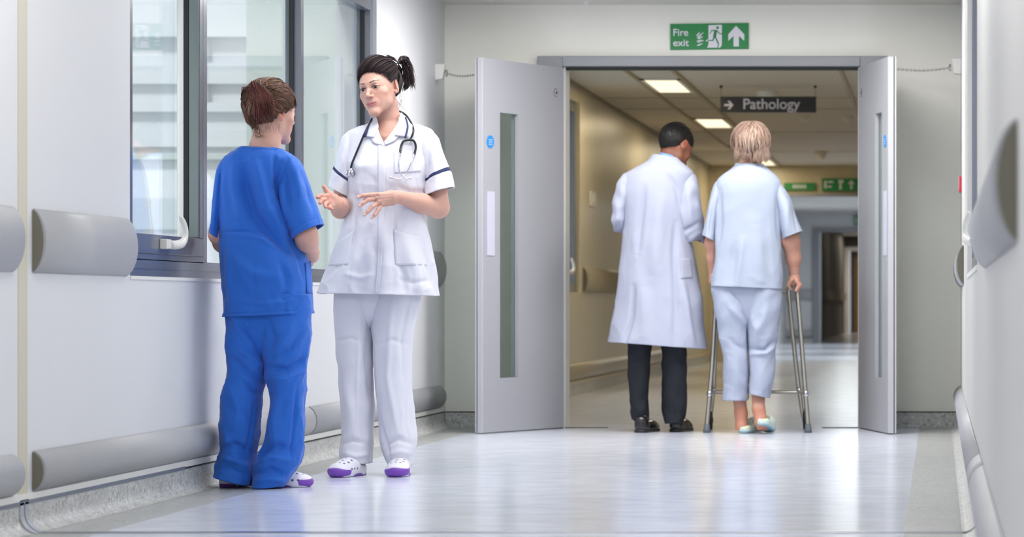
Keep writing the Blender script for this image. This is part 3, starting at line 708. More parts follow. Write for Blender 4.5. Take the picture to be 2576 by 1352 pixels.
def fold(V, folds=(), rnd=None, seed=0, fine=None, cr=None):
    """displace along the normal. folds: (polyline pixels, width px, amplitude m); rnd=(amp_top, amp_bottom, k list, wander)"""
    n = grid_normals(V); view = np.array([0, 0, EYE])-V; view /= np.linalg.norm(view, axis=2)[..., None]
    fr = ss((n*view).sum(2), .02, .35); px, py = project(V); disp = np.zeros(px.shape)
    for pts, wd, amp in folds:
        pts = np.array(pts, float); best = np.full(px.shape, 1e9); along = np.zeros(px.shape); L = len(pts)-1
        for i in range(L):
            a, b = pts[i], pts[i+1]; ab = b-a; t = np.clip(((px-a[0])*ab[0]+(py-a[1])*ab[1])/(ab@ab), 0, 1)
            d = np.hypot(px-a[0]-t*ab[0], py-a[1]-t*ab[1]); m = d < best; best = np.where(m, d, best); along = np.where(m, (i+t)/L, along)
        env = np.clip(np.sin(np.clip(along, .02, .98)*np.pi), 0, 1)**.5
        disp += 1.9*fr*amp*env*np.exp(-(best/wd)**2)
    r = np.random.default_rng(seed); M_, N = px.shape
    t = np.linspace(0, 1, M_)[:, None]; ph = (np.arange(N)*2*np.pi/N)[None]
    if rnd:
        a0, a1, ks, wander = rnd; amp = a0+(a1-a0)*t
        for k in ks:
            w_ = wander*(np.sin(t*r.uniform(3, 8)+r.uniform(0, 6))+.5*np.sin(t*r.uniform(8, 16)+r.uniform(0, 6)))
            disp += amp*np.sin(k*ph+r.uniform(0, 6.28)+w_)/len(ks)**.5*(0.6+.4*np.sin(t*r.uniform(4, 10)+r.uniform(0, 6)))
    if fine:
        amp, ft, fp = fine
        for q in range(7):
            disp += amp/2.2*np.sin(ft*r.uniform(.5, 1.5)*t*6.28+round(fp*r.uniform(-1, 1))*ph+r.uniform(0, 6)+1.2*np.sin(ph*2+r.uniform(0, 6)+t*r.uniform(4, 12)))*(.5+.5*np.sin(ph*round(r.uniform(1, 3))+r.uniform(0, 6)+t*5))
    if cr: 
        a0, a1 = cr[0], cr[1]; disp = disp+(a0+(a1-a0)*t)*crumple(V, seed*3+1, 1.0, *cr[2:])
    return V+n*disp[..., None]
def sheet(name, V, m, parent, drop=None, thick=.0025, top_cap=False, col=None):
    M_, N = V.shape[:2]; i = np.arange(M_-1)[:, None]; j = np.arange(N)[None]; j2 = (j+1) % N
    Fc = np.stack([i*N+j, (i+1)*N+j, (i+1)*N+j2, i*N+j2], 2).reshape(-1, 4)
    P = V.reshape(-1, 3); n = grid_normals(V).reshape(-1, 3)
    a = P[Fc[:, 0]]; fn = np.cross(P[Fc[:, 1]]-a, P[Fc[:, 3]]-a)
    if (fn*n[Fc[:, 0]]).sum() < 0: Fc = Fc[:, ::-1]
    if drop is not None: Fc = Fc[~drop(P[Fc].mean(1), n[Fc].mean(1))]
    Fl = Fc.tolist()
    if top_cap: Fl.append(list(range(N)))
    o = mesh_obj(name, P, Fl, m, parent, smooth=True, col=col)
    if thick:
        s_ = o.modifiers.new('cloth', 'SOLIDIFY'); s_.thickness = thick; s_.offset = -1
    return o
def inpoly(px, py, poly):
    poly = np.array(poly, float); ins = np.zeros(px.shape, bool); n = len(poly); j = n-1
    for i in range(n):
        xi, yi = poly[i]; xj, yj = poly[j]
        c = ((yi > py) != (yj > py)) & (px < (xj-xi)*(py-yi)/(yj-yi+1e-12)+xi); ins ^= c; j = i
    return ins
class Surf:
    """front surface of a cloth grid, looked up by pixel (to lay collars, pockets and plackets on it)"""
    def __init__(s, *grids):
        Ps = []
        for V in grids:
            n = grid_normals(V); view = np.array([0, 0, EYE])-V; m = (n*view).sum(2) > 0; Ps.append(V[m])
        s.P = np.concatenate(Ps); s.px, s.py = project(s.P)
    def depth(s, x, y):
        d = (s.px-x)**2+(s.py-y)**2; i = np.argpartition(d, 8)[:8]; w_ = 1/(d[i]+4); return (s.P[i, 1]*w_).sum()/w_.sum()
def patch(name, quad, surf, m, parent, nu=14, nv=14, off=.004, thick=.003, off2=None, smoothd=True):
    """a piece of cloth over pixel quad (4 corners or two polylines of equal length) lying on surf"""
    if len(quad) == 2: A, B = cr_spline(np.array(quad[0], float), nu), cr_spline(np.array(quad[1], float), nu)
    else:
        q = np.array(quad, float); A = q[0]+(q[1]-q[0])*np.linspace(0, 1, nu)[:, None]; B = q[3]+(q[2]-q[3])*np.linspace(0, 1, nu)[:, None]
    Dp = np.zeros((nu, nv)); P2 = np.zeros((nu, nv, 2))
    for i in range(nu):
        for j in range(nv):
            p = A[i]+(B[i]-A[i])*j/(nv-1); P2[i, j] = p; Dp[i, j] = surf.depth(*p)
    if smoothd:
        for _ in range(3):
            Q = np.pad(Dp, 1, mode='edge'); Dp = (Q[:-2, 1:-1]+Q[2:, 1:-1]+Q[1:-1, :-2]+Q[1:-1, 2:]+2*Dp)/6
    of = off if off2 is None else off+(off2-off)*np.linspace(0, 1, nv)[None]
    Dp = Dp-of; V = np.stack([X(P2[..., 0], Dp), Dp, Z(P2[..., 1], Dp)], 2).reshape(-1, 3)
    Fc = [(i*nv+j, i*nv+j+1, (i+1)*nv+j+1, (i+1)*nv+j) for i in range(nu-1) for j in range(nv-1)]
    a = V[Fc[0][0]]; fn = np.cross(V[Fc[0][1]]-a, V[Fc[0][3]]-a)
    if fn[1] > 0: Fc = [f_[::-1] for f_ in Fc]
    o = mesh_obj(name, V, Fc, m, parent, smooth=True)
    s_ = o.modifiers.new('cloth', 'SOLIDIFY'); s_.thickness = thick; s_.offset = 0
    return o
def head_frame(fwd, up): 
    f = nrm(fwd); r_ = nrm(np.cross(f, up)); u = np.cross(r_, f); return np.stack([r_, f, u], 1)
def head(s, O, Mx, sc=1.0, male=False, detail=True):
    s.set(Mx, O, sc)
    s.ell((0, -.012, .034), (.076, .096, .086), k=.02)
    s.ell((0, .030, .0), (.066, .062, .075), k=.02)
    s.ell((0, .036, -.045), (.046 if not male else .054, .050, .057), k=.02)
    jw = .004 if male else 0
    for q in (-1, 1):
        s.chain([(q*(.052+jw), -.004, -.026), (q*(.040+jw), .018, -.065), (q*(.010+jw), .076, -.103)], [.015, .011+jw, .012], .022)
        s.ell((q*.044, .056, -.024), (.021, .018, .018), k=.016)       # cheekbone
    for q in (-1, 1): s.ell((q*.024, .054, -.064), (.023, .025, .030), k=.018)
    for q in (-1, 1): s.ell((q*.034, .048, -.047), (.021, .024, .024), k=.018)
    s.ell((0, .074, -.100), (.022, .016, .016), k=.02)                 # chin
    s.cone((-.03, .080, .022), (.03, .080, .022), .0105 if male else .0088, .0105 if male else .0088, .012)   # brow
    if detail:
        for q in (-1, 1):
            s.ell((q*.031, .094, .002), (.018, .014, .011), k=.010, op='-')
            s.ell((q*.031, .0755, .0005), (.0150, .0140, .0135), k=.004)  # lids
        s.chain([(0, .083, .016), (0, .094, -.010), (0, .105, -.029)], [.0060, .0062, .0080], .007)
        s.ell((0, .1045, -.032), (.0095, .009, .0075), k=.005)
        for q in (-1, 1): s.ell((q*.0125, .0945, -.035), (.0062, .0088, .0060), k=.005)
        for q in (-1, 1): s.ell((q*.0062, .099, -.0415), (.0034, .0055, .0028), k=.0025, op='-')
        s.ell((0, .078, -.064), (.028, .014, .020), k=.014)             # mouth mound
        s.chain([(-.0265, .0800, -.0625), (-.010, .0895, -.0622), (0, .0905, -.0635)], [.0016, .0038, .0032], .0025)
        s.chain([(.0265, .0800, -.0625), (.010, .0895, -.0622), (0, .0905, -.0635)], [.0016, .0038, .0032], .0025)
        s.chain([(-.0255, .0800, -.0635), (-.008, .0885, -.0722), (.008, .0885, -.0722), (.0255, .0800, -.0635)], [.0016, .0050, .0050, .0016], .0025)
        s.chain([(-.0265, .0840, -.0630), (-.010, .0935, -.0670), (0, .0945, -.0675), (.010, .0935, -.0670), (.0265, .0840, -.0630)], [.0008, .0014, .0015, .0014, .0008], .0016)
        for i_ in range(4): s.p[-1-i_] = s.p[-1-i_][:4]+('-',)
        for q in (-1, 1):                                               # eye opening and lid crease
            s.chain([(q*.018, .0885, .0072), (q*.031, .0902, .0105), (q*.043, .0855, .0075)], [.0008, .0011, .0008], .003); s.p[-1] = s.p[-1][:4]+('-',); s.p[-2] = s.p[-2][:4]+('-',)
            s.ell((q*.0312, .0918, .0), (.0152, .012, .0056), k=.0018, op='-')
    for q in (-1, 1):                                                   # ears
        Re = rotm((0, 0, 1), -q*34)@rotm((1, 0, 0), -10)
        s.ell((q*.0800, -.010, -.004), (.0068, .0180, .029), Re, k=.005)
        s.ell((q*.0875, -.004, .001), (.0060, .0115, .0205), Re, k=.003, op='-')
        s.ell((q*.0765, -.002, -.027), (.006, .008, .009), k=.005)
    s.set()
def finger(s, pts, rs, k=.0035, nails=None):
    s.chain(pts, rs, k)
# ---- hair
def ell_path(n0, n1, n, c, r, lift=0.0, wob=None, ctr=None):
    n0, n1 = nrm(n0), nrm(n1); om = math.acos(np.clip(n0@n1, -1, 1)); t = np.linspace(0, 1, n)
    if om < 1e-3: N_ = np.repeat(n0[None], n, 0)
    else: N_ = (np.sin((1-t)*om)[:, None]*n0+np.sin(t*om)[:, None]*n1)/math.sin(om)
    if wob is not None: N_ = N_+wob; N_ /= np.linalg.norm(N_, axis=1)[:, None]
    return c+N_*r*(1+lift*np.sin(np.pi*t))[:, None]
class Hair:
    def __init__(s, O, Mx, sc=1.0): s.O = O; s.M = Mx; s.sc = sc; s.mb_v = []; s.mb_f = []; s.col = []; s.nv = 0
    def lock(s, P, r, col, n=6, squash=.55, local=True):
        P = np.asarray(P)
        if local: P = s.O+(P*s.sc)@s.M.T; 
        V, Fc = tube(P, r, n, True, squash); s.mb_v.append(V); s.mb_f += [tuple(i+s.nv for i in f) for f in Fc]; s.nv += len(V)
        s.col.append(np.repeat(np.asarray(col)[None], len(V), 0))
    def cap(s, c, r, keep, col, n=60):
        th = np.linspace(0, np.pi, n); ph = np.arange(2*n)*np.pi/n
        D_ = np.stack([np.sin(th)[:, None]*np.cos(ph), np.sin(th)[:, None]*np.sin(ph), np.repeat(np.cos(th)[:, None], 2*n, 1)], 2)
        Pl = c+D_*r; k = keep(Pl); V = (s.O+(Pl.reshape(-1, 3)*s.sc)@s.M.T)
        for i in range(n-1):
            for j in range(2*n):
                q = (i*2*n+j, (i+1)*2*n+j, (i+1)*2*n+(j+1) % (2*n), i*2*n+(j+1) % (2*n))
                if k[i, j] and k[i+1, j]: s.mb_f.append(tuple(x+s.nv for x in q))
        s.mb_v.append(V); s.nv += len(V); s.col.append(np.repeat(np.asarray(col)[None], len(V), 0))
    def build(s, name, m, parent): return mesh_obj(name, np.concatenate(s.mb_v), s.mb_f, m, parent, smooth=True, col=np.concatenate(s.col))
def prof(n, r0, r1, r2):  return np.interp(np.linspace(0, 1, n), [0, .25, .75, 1], [r0, r1, r1, r2])
def rim(c, r, p0, nv, ang):
    """point of the hairline: where a plane through p0 with normal nv meets the skull ellipsoid"""
    nv = nrm(nv); o = c-nv*((c-p0)@nv); ax = np.array([1., 0, 0]); ay = np.cross(nv, ax); d = math.cos(ang)*ax+math.sin(ang)*ay
    q = (o-c)/r; w_ = d/r; A = w_@w_; B = q@w_; C_ = q@q-1; t = (-B+math.sqrt(max(0, B*B-A*C_)))/A; return o+d*t

# ---- people materials
M['skin'] = mat('skin', (1, 1, 1), .54, attr=True, sss=.25, spec=.4, bump=(900, .12, .0004), var=(60, .03))
M['hair'] = mat('hair', (1, 1, 1), .5, attr=True, spec=.35)
M['whitecloth'] = mat('white_cotton', '#dcdce6', .75, spec=.25, bump=(14, .22, .012), sheen=.1)
M['navy'] = mat('navy_trim', '#27325f', .7)
M['bluecloth'] = mat('blue_cotton', '#2967c8', .7, spec=.2, bump=(10, .25, .014), sheen=.15)
M['coat'] = mat('lab_coat', '#a9adbf', .8, spec=.1, bump=(9, .2, .012))
M['pale'] = mat('pale_blue_jersey', '#a4adbf', .8, spec=.1, bump=(9, .2, .01))
M['pale2'] = mat('seersucker', '#a6aec2', .8, spec=.1, bump=(160, .2, .001), var=(9, .05, (40, 1, 1)))
M['darkcloth'] = mat('charcoal_wool', '#25272e', .8, spec=.2, bump=(12, .3, .012))
M['shirt'] = mat('blue_shirt', '#6f9be0', .7)
M['leather'] = mat('black_leather', '#1f1c20', .22, spec=.6)
M['clog'] = mat('clog_rubber', (1, 1, 1), .45, attr=True)
M['slip'] = mat('slipper_cloth', (1, 1, 1), .8, attr=True)
M['eye'] = mat('eye', (1, 1, 1), .12, attr=True, spec=.35)
M['tube'] = mat('black_rubber_tube', '#16181d', .3)
M['chrome'] = mat('chrome', '#d5d5da', .12, metal=1)
M['dull'] = mat('walker_metal', '#b9b5ab', .28, metal=1)
def skin_cols(V, base, seed=0):
    base = np.array(sh(base)); c = np.repeat(base[None], len(V), 0)
    n_ = np.sin(V[:, 0]*60+seed)*np.sin(V[:, 1]*55)*np.sin(V[:, 2]*50+1)
    c *= (1+.03*n_)[:, None]; return c
def local(V, O, Mx, sc=1.0): return (V-O)@Mx/sc
def blob(p, c, r, s_=.35): 
    d = np.sqrt((((p-np.array(c))/np.array(r))**2).sum(1)); return 1-ss(d, 1-s_, 1+s_)
def mixc(c, m, col): return c*(1-m[:, None])+np.array(sh(col))*m[:, None]
def eyeball(name, c, r, gaze, parent, iris='#4a3f3a'):
    th = np.linspace(0, np.pi, 40); ph = np.arange(48)*2*np.pi/48; g = nrm(gaze); a = nrm(np.cross(g, [0, 0, 1.])); b = np.cross(a, g)
    V = np.concatenate([c+r*(np.cos(t)*g+np.sin(t)*(np.cos(ph)[:, None]*a+np.sin(ph)[:, None]*b)) for t in th])
    ang = np.repeat(th, 48); col = np.repeat(np.array(sh('#c4bcbc'))[None], len(V), 0)
    ia = .60; col[ang < ia] = sh(iris); col[(ang < ia) & (ang > ia-.07)] = sh('#2a2224'); col[ang < .26] = (.004, .004, .004)
    Fc = [(i*48+j, (i+1)*48+j, (i+1)*48+(j+1) % 48, i*48+(j+1) % 48) for i in range(39) for j in range(48)]
    return mesh_obj(name, V, Fc, M['eye'], parent, smooth=True, col=col)
M['hairdark'] = mat('lash', '#191213', .6)

# ================================================================ PERSON IN WHITE TUNIC
def clog(parent, heel, fdir, toe_out=1, label=None, sc=1.0):
    """rubber clog, heel point on the floor, pointing along fdir"""
    f_ = nrm([fdir[0], fdir[1], 0]); Mx = np.stack([np.array([f_[1], -f_[0], 0]), f_, [0, 0, 1.]], 1); O = np.array([heel[0], heel[1], 0.0])
    s = Sdf(Mx, O, sc)
    s.ell((toe_out*.004, .185, .026), (.050, .062, .036), k=.02).ell((0, .125, .036), (.045, .07, .042), k=.02).ell((0, .045, .028), (.036, .045, .034), k=.02)
    s.cone((0, .04, .006), (toe_out*.004, .19, .006), .034, .042, .01)
    s.ell((0, .055, .078), (.030, .05, .036), k=.008, op='-')
    def run(s, h=.003):
        P = [O+Mx@np.array(q) for q in ((-.07, -.03, 0), (.07, -.03, 0), (.07, .28, 0), (-.07, .28, 0))]
        lo = np.min(P, 0); hi = np.max(P, 0); lo[2] = -.003; hi[2] = .10
        d = s.grid(lo, hi, h); zz = lo[2]+np.arange(d.shape[2])*h; d = np.maximum(d, (.001-zz)[None, None].astype(np.float32)); return surfnet(d, lo, h)
    V, Fc = run(s); p = local(V, O, Mx, sc); col = np.repeat(np.array([sh('#e6e4ee')]), len(V), 0)
    side = np.abs(p[:, 0])
    pur = np.maximum(blob(p, (0, .255, .012), (.07, .035, .030), .12), blob(p, (0, .11, .0), (.1, .055, .014), .12)); pur = np.maximum(pur, blob(p, (0, .0, .0), (.1, .05, .016), .12))
    col = mixc(col, pur, '#6f3fa8')
    for hx in (-.024, 0, .024):
        for hy in (.15, .178, .204):
            col = mixc(col, blob(p*np.array([1, 1, 0]), (hx*(1.1 if hy < .19 else .8), hy, 0), (.0042, .0042, 1), .2)*(p[:, 2] > .04), '#1b1822')
    for q in (-1, 1):
        for hy in (.135, .16, .185): col = mixc(col, blob(p, (q*.05, hy, .033), (.03, .0055, .0045), .2), '#15131a')
    o = mesh_obj('clog', V, Fc, M['clog'], parent, smooth=True, col=col)
    if label: o['label'] = label
    t = Sdf(Mx, O, sc); t.ell((toe_out*.004, .187, .024), (.0515, .0635, .034), k=.01).ell((0, .20, .05), (.055, .045, .026), k=.006, op='-')
    t.ell((0, .12, .02), (.08, .085, .08), k=.004, op='-')
    V, Fc = run(t); b_ = mesh_obj('toe_bumper', V, Fc, mat('purple_rubber', '#7a48b4', .5, bump=(500, .3, .001)), o, smooth=True)
    return o

def person_white():
    D = 12.45; s_ = F/D; P = lambda x, y, dd=0.: W(x, y, D+dd)
    e = empty('person', (X(945, D), D, 0), 'person with dark ponytail in a white tunic and trousers, gesturing with both hands, facing us', 'person')
    # ---- body
    O = P(955, 224, .0); Mx = head_frame((-.36, -.93, -.05), (-.20, 0, .98)); sc = .965
    b = Sdf()
    b.chain([P(975, 330, .045), P(976, 300, .035), P(972, 262, .02)], [.058, .046, .048], .02)
    b.cone(P(972, 326, .03), P(905, 360, .02), .034, .036, .03).cone(P(978, 326, .03), P(1062, 360, .02), .034, .036, .03)
    b.ell(P(975, 372, .035), (.125, .085, .10), k=.03).ell(P(974, 470, .03), (.13, .085, .16), k=.04).ell(P(965, 620, .02), (.13, .085, .10), k=.04)
    b.cone(P(972, 480, .02), P(965, 620, .02), .09, .09, .03)
    # collar bones and throat
    b.cone(P(968, 347, -.032), P(935, 338, -.02), .008, .006, .012).cone(P(972, 347, -.032), P(1010, 334, -.02), .008, .006, .012)
    # legs and feet
    b.chain([P(902, 660), P(890, 900), P(897, 1150)], [.055, .045, .036], .01).chain([P(1000, 660), P(990, 900), P(1008, 1150)], [.055, .045, .036], .01)
    b.cone(P(897, 1150), P(888, 1180, -.05), .036, .03, .02).cone(P(1008, 1150), P(1008, 1180, -.05), .036, .03, .02)
    # her right arm (left in view): elbow back, forearm coming forward, open palm
    b.chain([P(890, 372, .02), P(866, 440, .03), P(862, 522, .03)], [.040, .042, .040], .02)
    b.chain([P(862, 522, .03), P(857, 520, -.07), P(850, 512, -.17)], [.041, .037, .026], .018)
    b.ell(P(856, 530, -.03), (.036, .05, .034), k=.02)
    # palm, facing us and a little up
    b.cone(P(849, 512, -.17), P(840, 508, -.20), .024, .022, .012)
    pr = rotm((0, 1, 0), 38)
    b.cone(P(842, 502, -.20), P(822, 494, -.235), .021, .014, .012).cone(P(843, 512, -.20), P(826, 508, -.235), .020, .013, .012).cone(P(846, 518, -.195), P(833, 519, -.23), .017, .013, .012)
    b.cone(P(838, 500, -.205), P(829, 488, -.225), .017, .012, .01)
    k_ = .0028
    b.chain([P(829, 488, -.225), P(820, 479, -.235), P(815, 470, -.242)], [.0115, .0098, .0085], k_)       # thumb
    b.chain([P(818, 494, -.24), P(807, 492, -.262), P(799, 497, -.275)], [.0098, .0088, .0078], k_)         # index
    b.chain([P(820, 501, -.24), P(810, 503, -.268), P(805, 511, -.282)], [.0098, .0088, .0078], k_)
    b.chain([P(825, 509, -.238), P(817, 514, -.262), P(819, 521, -.276)], [.0095, .0084, .0074], k_)
    b.chain([P(831, 517, -.232), P(828, 523, -.252), P(837, 527, -.265)], [.0085, .0076, .0068], k_)
    # her left arm (right in view): elbow out, forearm across, hand palm down with spread fingers
    b.chain([P(1072, 372, .02), P(1095, 430, .03), P(1104, 520, .02)], [.040, .043, .042], .02)
    b.chain([P(1102, 524, .02), P(1060, 512, -.06), P(1004, 496, -.165)], [.043, .039, .025], .018)
    b.cone(P(1004, 496, -.165), P(985, 496, -.185), .0245, .023, .015)
    b.cone(P(985, 489, -.188), P(955, 492, -.225), .0165, .012, .014).cone(P(985, 497, -.188), P(953, 500, -.225), .018, .0125, .014)
    b.cone(P(986, 503, -.186), P(957, 508, -.22), .0175, .012, .014).cone(P(987, 507, -.183), P(963, 514, -.212), .015, .011, .014)
    b.chain([P(951, 490, -.228), P(930, 491, -.25), P(914, 492, -.262), P(901, 496, -.27)], [.0105, .0095, .0085, .0066], k_)
    b.chain([P(947, 499, -.23), P(926, 503, -.256), P(913, 512, -.268), P(905, 518, -.274)], [.0105, .0094, .0084, .0066], k_)
    b.chain([P(952, 508, -.226), P(937, 520, -.25), P(925, 533, -.262), P(917, 541, -.268)], [.0104, .0092, .0082, .0065], k_)
    b.chain([P(960, 514, -.216), P(952, 527, -.234), P(943, 541, -.246), P(936, 549, -.25)], [.0095, .0083, .0073, .0058], k_)
    b.chain([P(978, 492, -.20), P(952, 497, -.205), P(932, 502, -.235), P(918, 504, -.25)], [.013, .0115, .0105, .0075], k_)  # thumb under the hand
    for q in ((951, 489, -.236), (947, 498, -.238), (952, 507, -.234), (960, 513, -.224)): b.ell(P(*q), (.0075, .0075, .0065), k=.006)
    # tendons
    for a_, c_ in (((990, 488, -.200), (951, 489, -.238)), ((990, 494, -.203), (948, 498, -.240)), ((990, 500, -.201), (953, 507, -.236))): b.cone(P(*a_), P(*c_), .0022, .0022, .006)
    head(b, O, Mx, sc)
    z = lambda y: Z(y, D)
    V, Fc = b.mesh([((X(790, D)-.02, D-.32, .04), (X(1150, D)+.03, D+.2, z(290)), .0065),
                    ((O[0]-.09, O[1]-.13, z(366)), (O[0]+.10, O[1]+.13, z(128)), .0014),
                    ((X(790, D), D-.32, z(545)), (X(872, D), D-.10, z(455)), .0018),
                    ((X(890, D), D-.32, z(565)), (X(1012, D), D-.135, z(475)), .0018)])
    col = skin_cols(V, '#cda090'); p = local(V, O, Mx, sc)
    hm = (p[:, 1] > .03) & (np.abs(p[:, 2]) < .13) & (np.abs(p[:, 0]) < .08)
    lips = np.zeros(len(V)); hp = p
    lips = np.maximum(blob(p, (0, .088, -.0625), (.0265, .018, .0050), .15), blob(p, (0, .088, -.0708), (.0235, .018, .0058), .15))
    col = mixc(col, lips*.75, '#b5626c')
    for q in (-1, 1):
        col = mixc(col, blob(p, (q*.044, .068, -.035), (.026, .04, .02), .6)*.14, '#cf8072')
        # brow arch
        xx = q*p[:, 0]; arch = .0215+.006*np.sin(np.clip((xx-.010)/.040, 0, 1)*2.2); th_ = .0032-.0018*np.clip((xx-.012)/.036, 0, 1)
        brow = (1-ss(np.abs(p[:, 2]-arch), th_*.7, th_*1.4))*ss(xx, .011, .014)*(1-ss(xx, .046, .053))*(p[:, 1] > .04)
        col = mixc(col, brow*.85, '#2e1e1a')
        # lid margins (lashes) and shadowed make-up
        de = np.sqrt(((p[:, 0]-q*.031)/.0158)**2+((p[:, 2]-.0004)/.0064)**2)
        lash = np.exp(-((de-1.02)/.11)**2)*(p[:, 1] > .06)*np.where(p[:, 2] > 0, 1, .45); col = mixc(col, lash*1.0, '#231816')
        mk = np.exp(-((de-1.5)/.45)**2)*(p[:, 1] > .06)*(p[:, 2] > 0); col = mixc(col, mk*.4, '#8a6258')
    col = mixc(col, blob(p, (0, .088, -.0672), (.023, .014, .0009), .5)*.8, '#5b2a30')
    # nails and finger tips a little pinker
    for q in ((901, 496, -.276), (905, 518, -.280), (917, 541, -.274), (936, 549, -.256)):
        c_ = P(*q); col = mixc(col, 1-ss(np.linalg.norm(V-c_, axis=1), .004, .0075), '#ecc9c0')
    for q in ((815, 470, -.242), (799, 497, -.275), (805, 511, -.282), (819, 521, -.276), (837, 527, -.265), (829, 500, -.24)):
        c_ = P(*q); col = mixc(col, (1-ss(np.linalg.norm(V-c_, axis=1), .008, .03))*.35, '#d98878')
    body = mesh_obj('body', V, Fc, M['skin'], e, smooth=True, col=col)
    gz = nrm(P(740, 285, -.8)-P(925, 222, -.1))
    for q in (-1, 1):
        ta = np.linspace(.12, .92, 16)*math.pi; dx = .0155*np.cos(ta); dz = .0060*np.sin(ta)
        L = np.stack([q*.031+dx, .0755+.0143*np.sqrt(np.clip(1-(dx/.0165)**2-(dz/.0145)**2, 0, 1))+.0006, dz+.0008], 1)
        V, Fc = tube(O+(L*sc)@Mx.T, prof(16, .0004, .0014, .0006), 6); mesh_obj('eyelashes', V, Fc, M['hairdark'], body, smooth=True)
        eyeball('eye', O+Mx@(np.array([q*.031, .0752, .0])*sc), .0126*sc, gz, body)
    # ---- hair
    H = Hair(O, Mx, sc); c = np.array([0, -.014, .036]); r = np.array([.081, .101, .091])
    p0 = np.array([0, .086, .070]); nv = np.array([0, -.69, .72])
    keep = lambda Q: ((Q-p0)@nrm(nv) > .004) & ~((np.abs(Q[..., 0]) > .05) & (Q[..., 1] > -.022) & (Q[..., 2] < .014+.55*(Q[..., 1]+.02)))
    dark = np.array(sh('#1d1416')); H.cap(c, r*.985, keep, dark*.35)
    knot = (local(P(1000, 163, .06)[None], O, Mx, sc)[0]); kn = nrm((knot-c)/r); knp = c+kn*r*1.04
    rr = random.Random(3)
    def cc(): return np.array(sh(rr.choice(['#241719', '#1a1214', '#2f2022', '#3a292b', '#20151a'])))*rr.uniform(.8, 1.5)
    for i in range(1000):
        k_ = rr.uniform(.0012, .0027)
        a = rr.uniform(0, 2*math.pi)
        q0 = rim(c, r, p0, nv, a); n0 = nrm((q0-c)/r); n0 = nrm(n0+kn*rr.uniform(-.03, .09)+np.array([rr.gauss(0, .02), rr.gauss(0, .02), rr.gauss(0, .02)]))
        back = n0@kn
        L = ell_path(n0, kn, 14, c, r*rr.uniform(1.0, 1.035), lift=rr.uniform(0, .05)+(.17 if q0[1] > .04 else .02)*rr.random())
        if np.any((np.abs(L[:, 0]) > .06) & (L[:, 1] > -.010) & (L[:, 1] < .02) & (L[:, 2] < .014)): continue
        H.lock(L, np.interp(np.linspace(0, 1, 14), [0, .12, .45, .8, 1], [.0002, .0008, k_, k_, .0012]), cc())
    for i in range(420):    # top layer starting inside the hairline
        n0 = nrm(np.array([rr.gauss(0, .6), rr.uniform(-.4, 1.0), rr.uniform(.2, 1)])); Q = c+n0*r
        if (Q-p0)@nrm(nv) < .012: continue
        L = ell_path(n0, nrm(kn+np.array([rr.gauss(0, .06)]*3)), 12, c, r*rr.uniform(1.02, 1.07), lift=rr.uniform(0, .07), wob=np.outer(np.sin(np.linspace(0, 5, 12)+rr.uniform(0, 6)), [rr.gauss(0, .02), rr.gauss(0, .02), rr.gauss(0, .02)]))
        if np.any((np.abs(L[:, 0]) > .06) & (L[:, 1] > -.010) & (L[:, 1] < .02) & (L[:, 2] < .014)): continue
        H.lock(L, prof(12, .0005, rr.uniform(.0010, .0024), .0010), cc())
    for i in range(150):    # loose volume over the crown
        n0 = nrm(np.array([rr.gauss(-.1, .5), rr.uniform(.25, .95), rr.uniform(.65, 1.1)])); Q = c+n0*r
        if (Q-p0)@nrm(nv) < .010: continue
        L = ell_path(n0, nrm(kn+np.array([rr.gauss(0, .12)]*3)), 14, c, r*1.03, lift=rr.uniform(.03, .13)*(.6+.4*math.sin(9*n0[0])), wob=np.outer(np.sin(np.linspace(0, 6, 14)+rr.uniform(0, 6)), [rr.gauss(0, .03), rr.gauss(0, .03), rr.gauss(0, .02)]))
        H.lock(L, prof(14, .0004, rr.uniform(.0008, .002), .0006), cc())
    for i in range(90):     # fine stray hairs
        n0 = nrm(np.array([rr.gauss(0, .7), rr.uniform(-.8, .95), rr.uniform(.1, 1.1)])); Q = c+n0*r
        if (Q-p0)@nrm(nv) < .002: continue
        d_ = nrm(kn-n0*(kn@n0)+np.array([rr.gauss(0, .5), rr.gauss(0, .5), rr.gauss(0, .5)])+n0*rr.uniform(.2, .7)); ln = rr.uniform(.012, .035)
        H.lock(cr_spline(np.array([Q, Q+d_*ln*.5, Q+d_*ln+np.array([0, 0, -.004])]), 7), prof(7, .0003, .00025, .0001), cc(), n=4)
    # ponytail: gathers at the knot, rises and drops behind
    K = P(1002, 160, .07)
    tails = [[(1002,160,.07),(1018,148,.08),(1032,165,.09),(1036,195,.09),(1040,222,.09)], [(1002,160,.07),(1015,152,.1),(1026,180,.1),(1024,215,.1),(1016,222,.1)],
             [(1002,160,.07),(1012,152,.08),(1022,170,.1),(1030,195,.1),(1034,214,.11)], [(998,160,.05),(1012,160,.09),(1018,182,.1),(1016,206,.1)],
             [(1002,158,.06),(985,145,.06),(970,143,.05)], [(1002,160,.07),(1008,180,.1),(1008,205,.09),(1004,230,.07)], [(1000,158,.07),(1008,146,.08),(1022,146,.09),(1034,170,.1),(1043,205,.1)]]
    for T_, num in zip(tails, (50, 120, 90, 120, 34, 90, 22)):
        for i in range(num):
            Q = np.array([P(x+rr.gauss(0, 4.5)*((k+.4)/len(T_)), y+rr.gauss(0, 6)*(k/len(T_)), d_+rr.gauss(0, .010)) for k, (x, y, d_) in enumerate(T_)])
            H.lock(cr_spline(Q, 16), prof(16, .0014, rr.uniform(.0008, .0019), .0002), cc(), local=False, squash=.6)
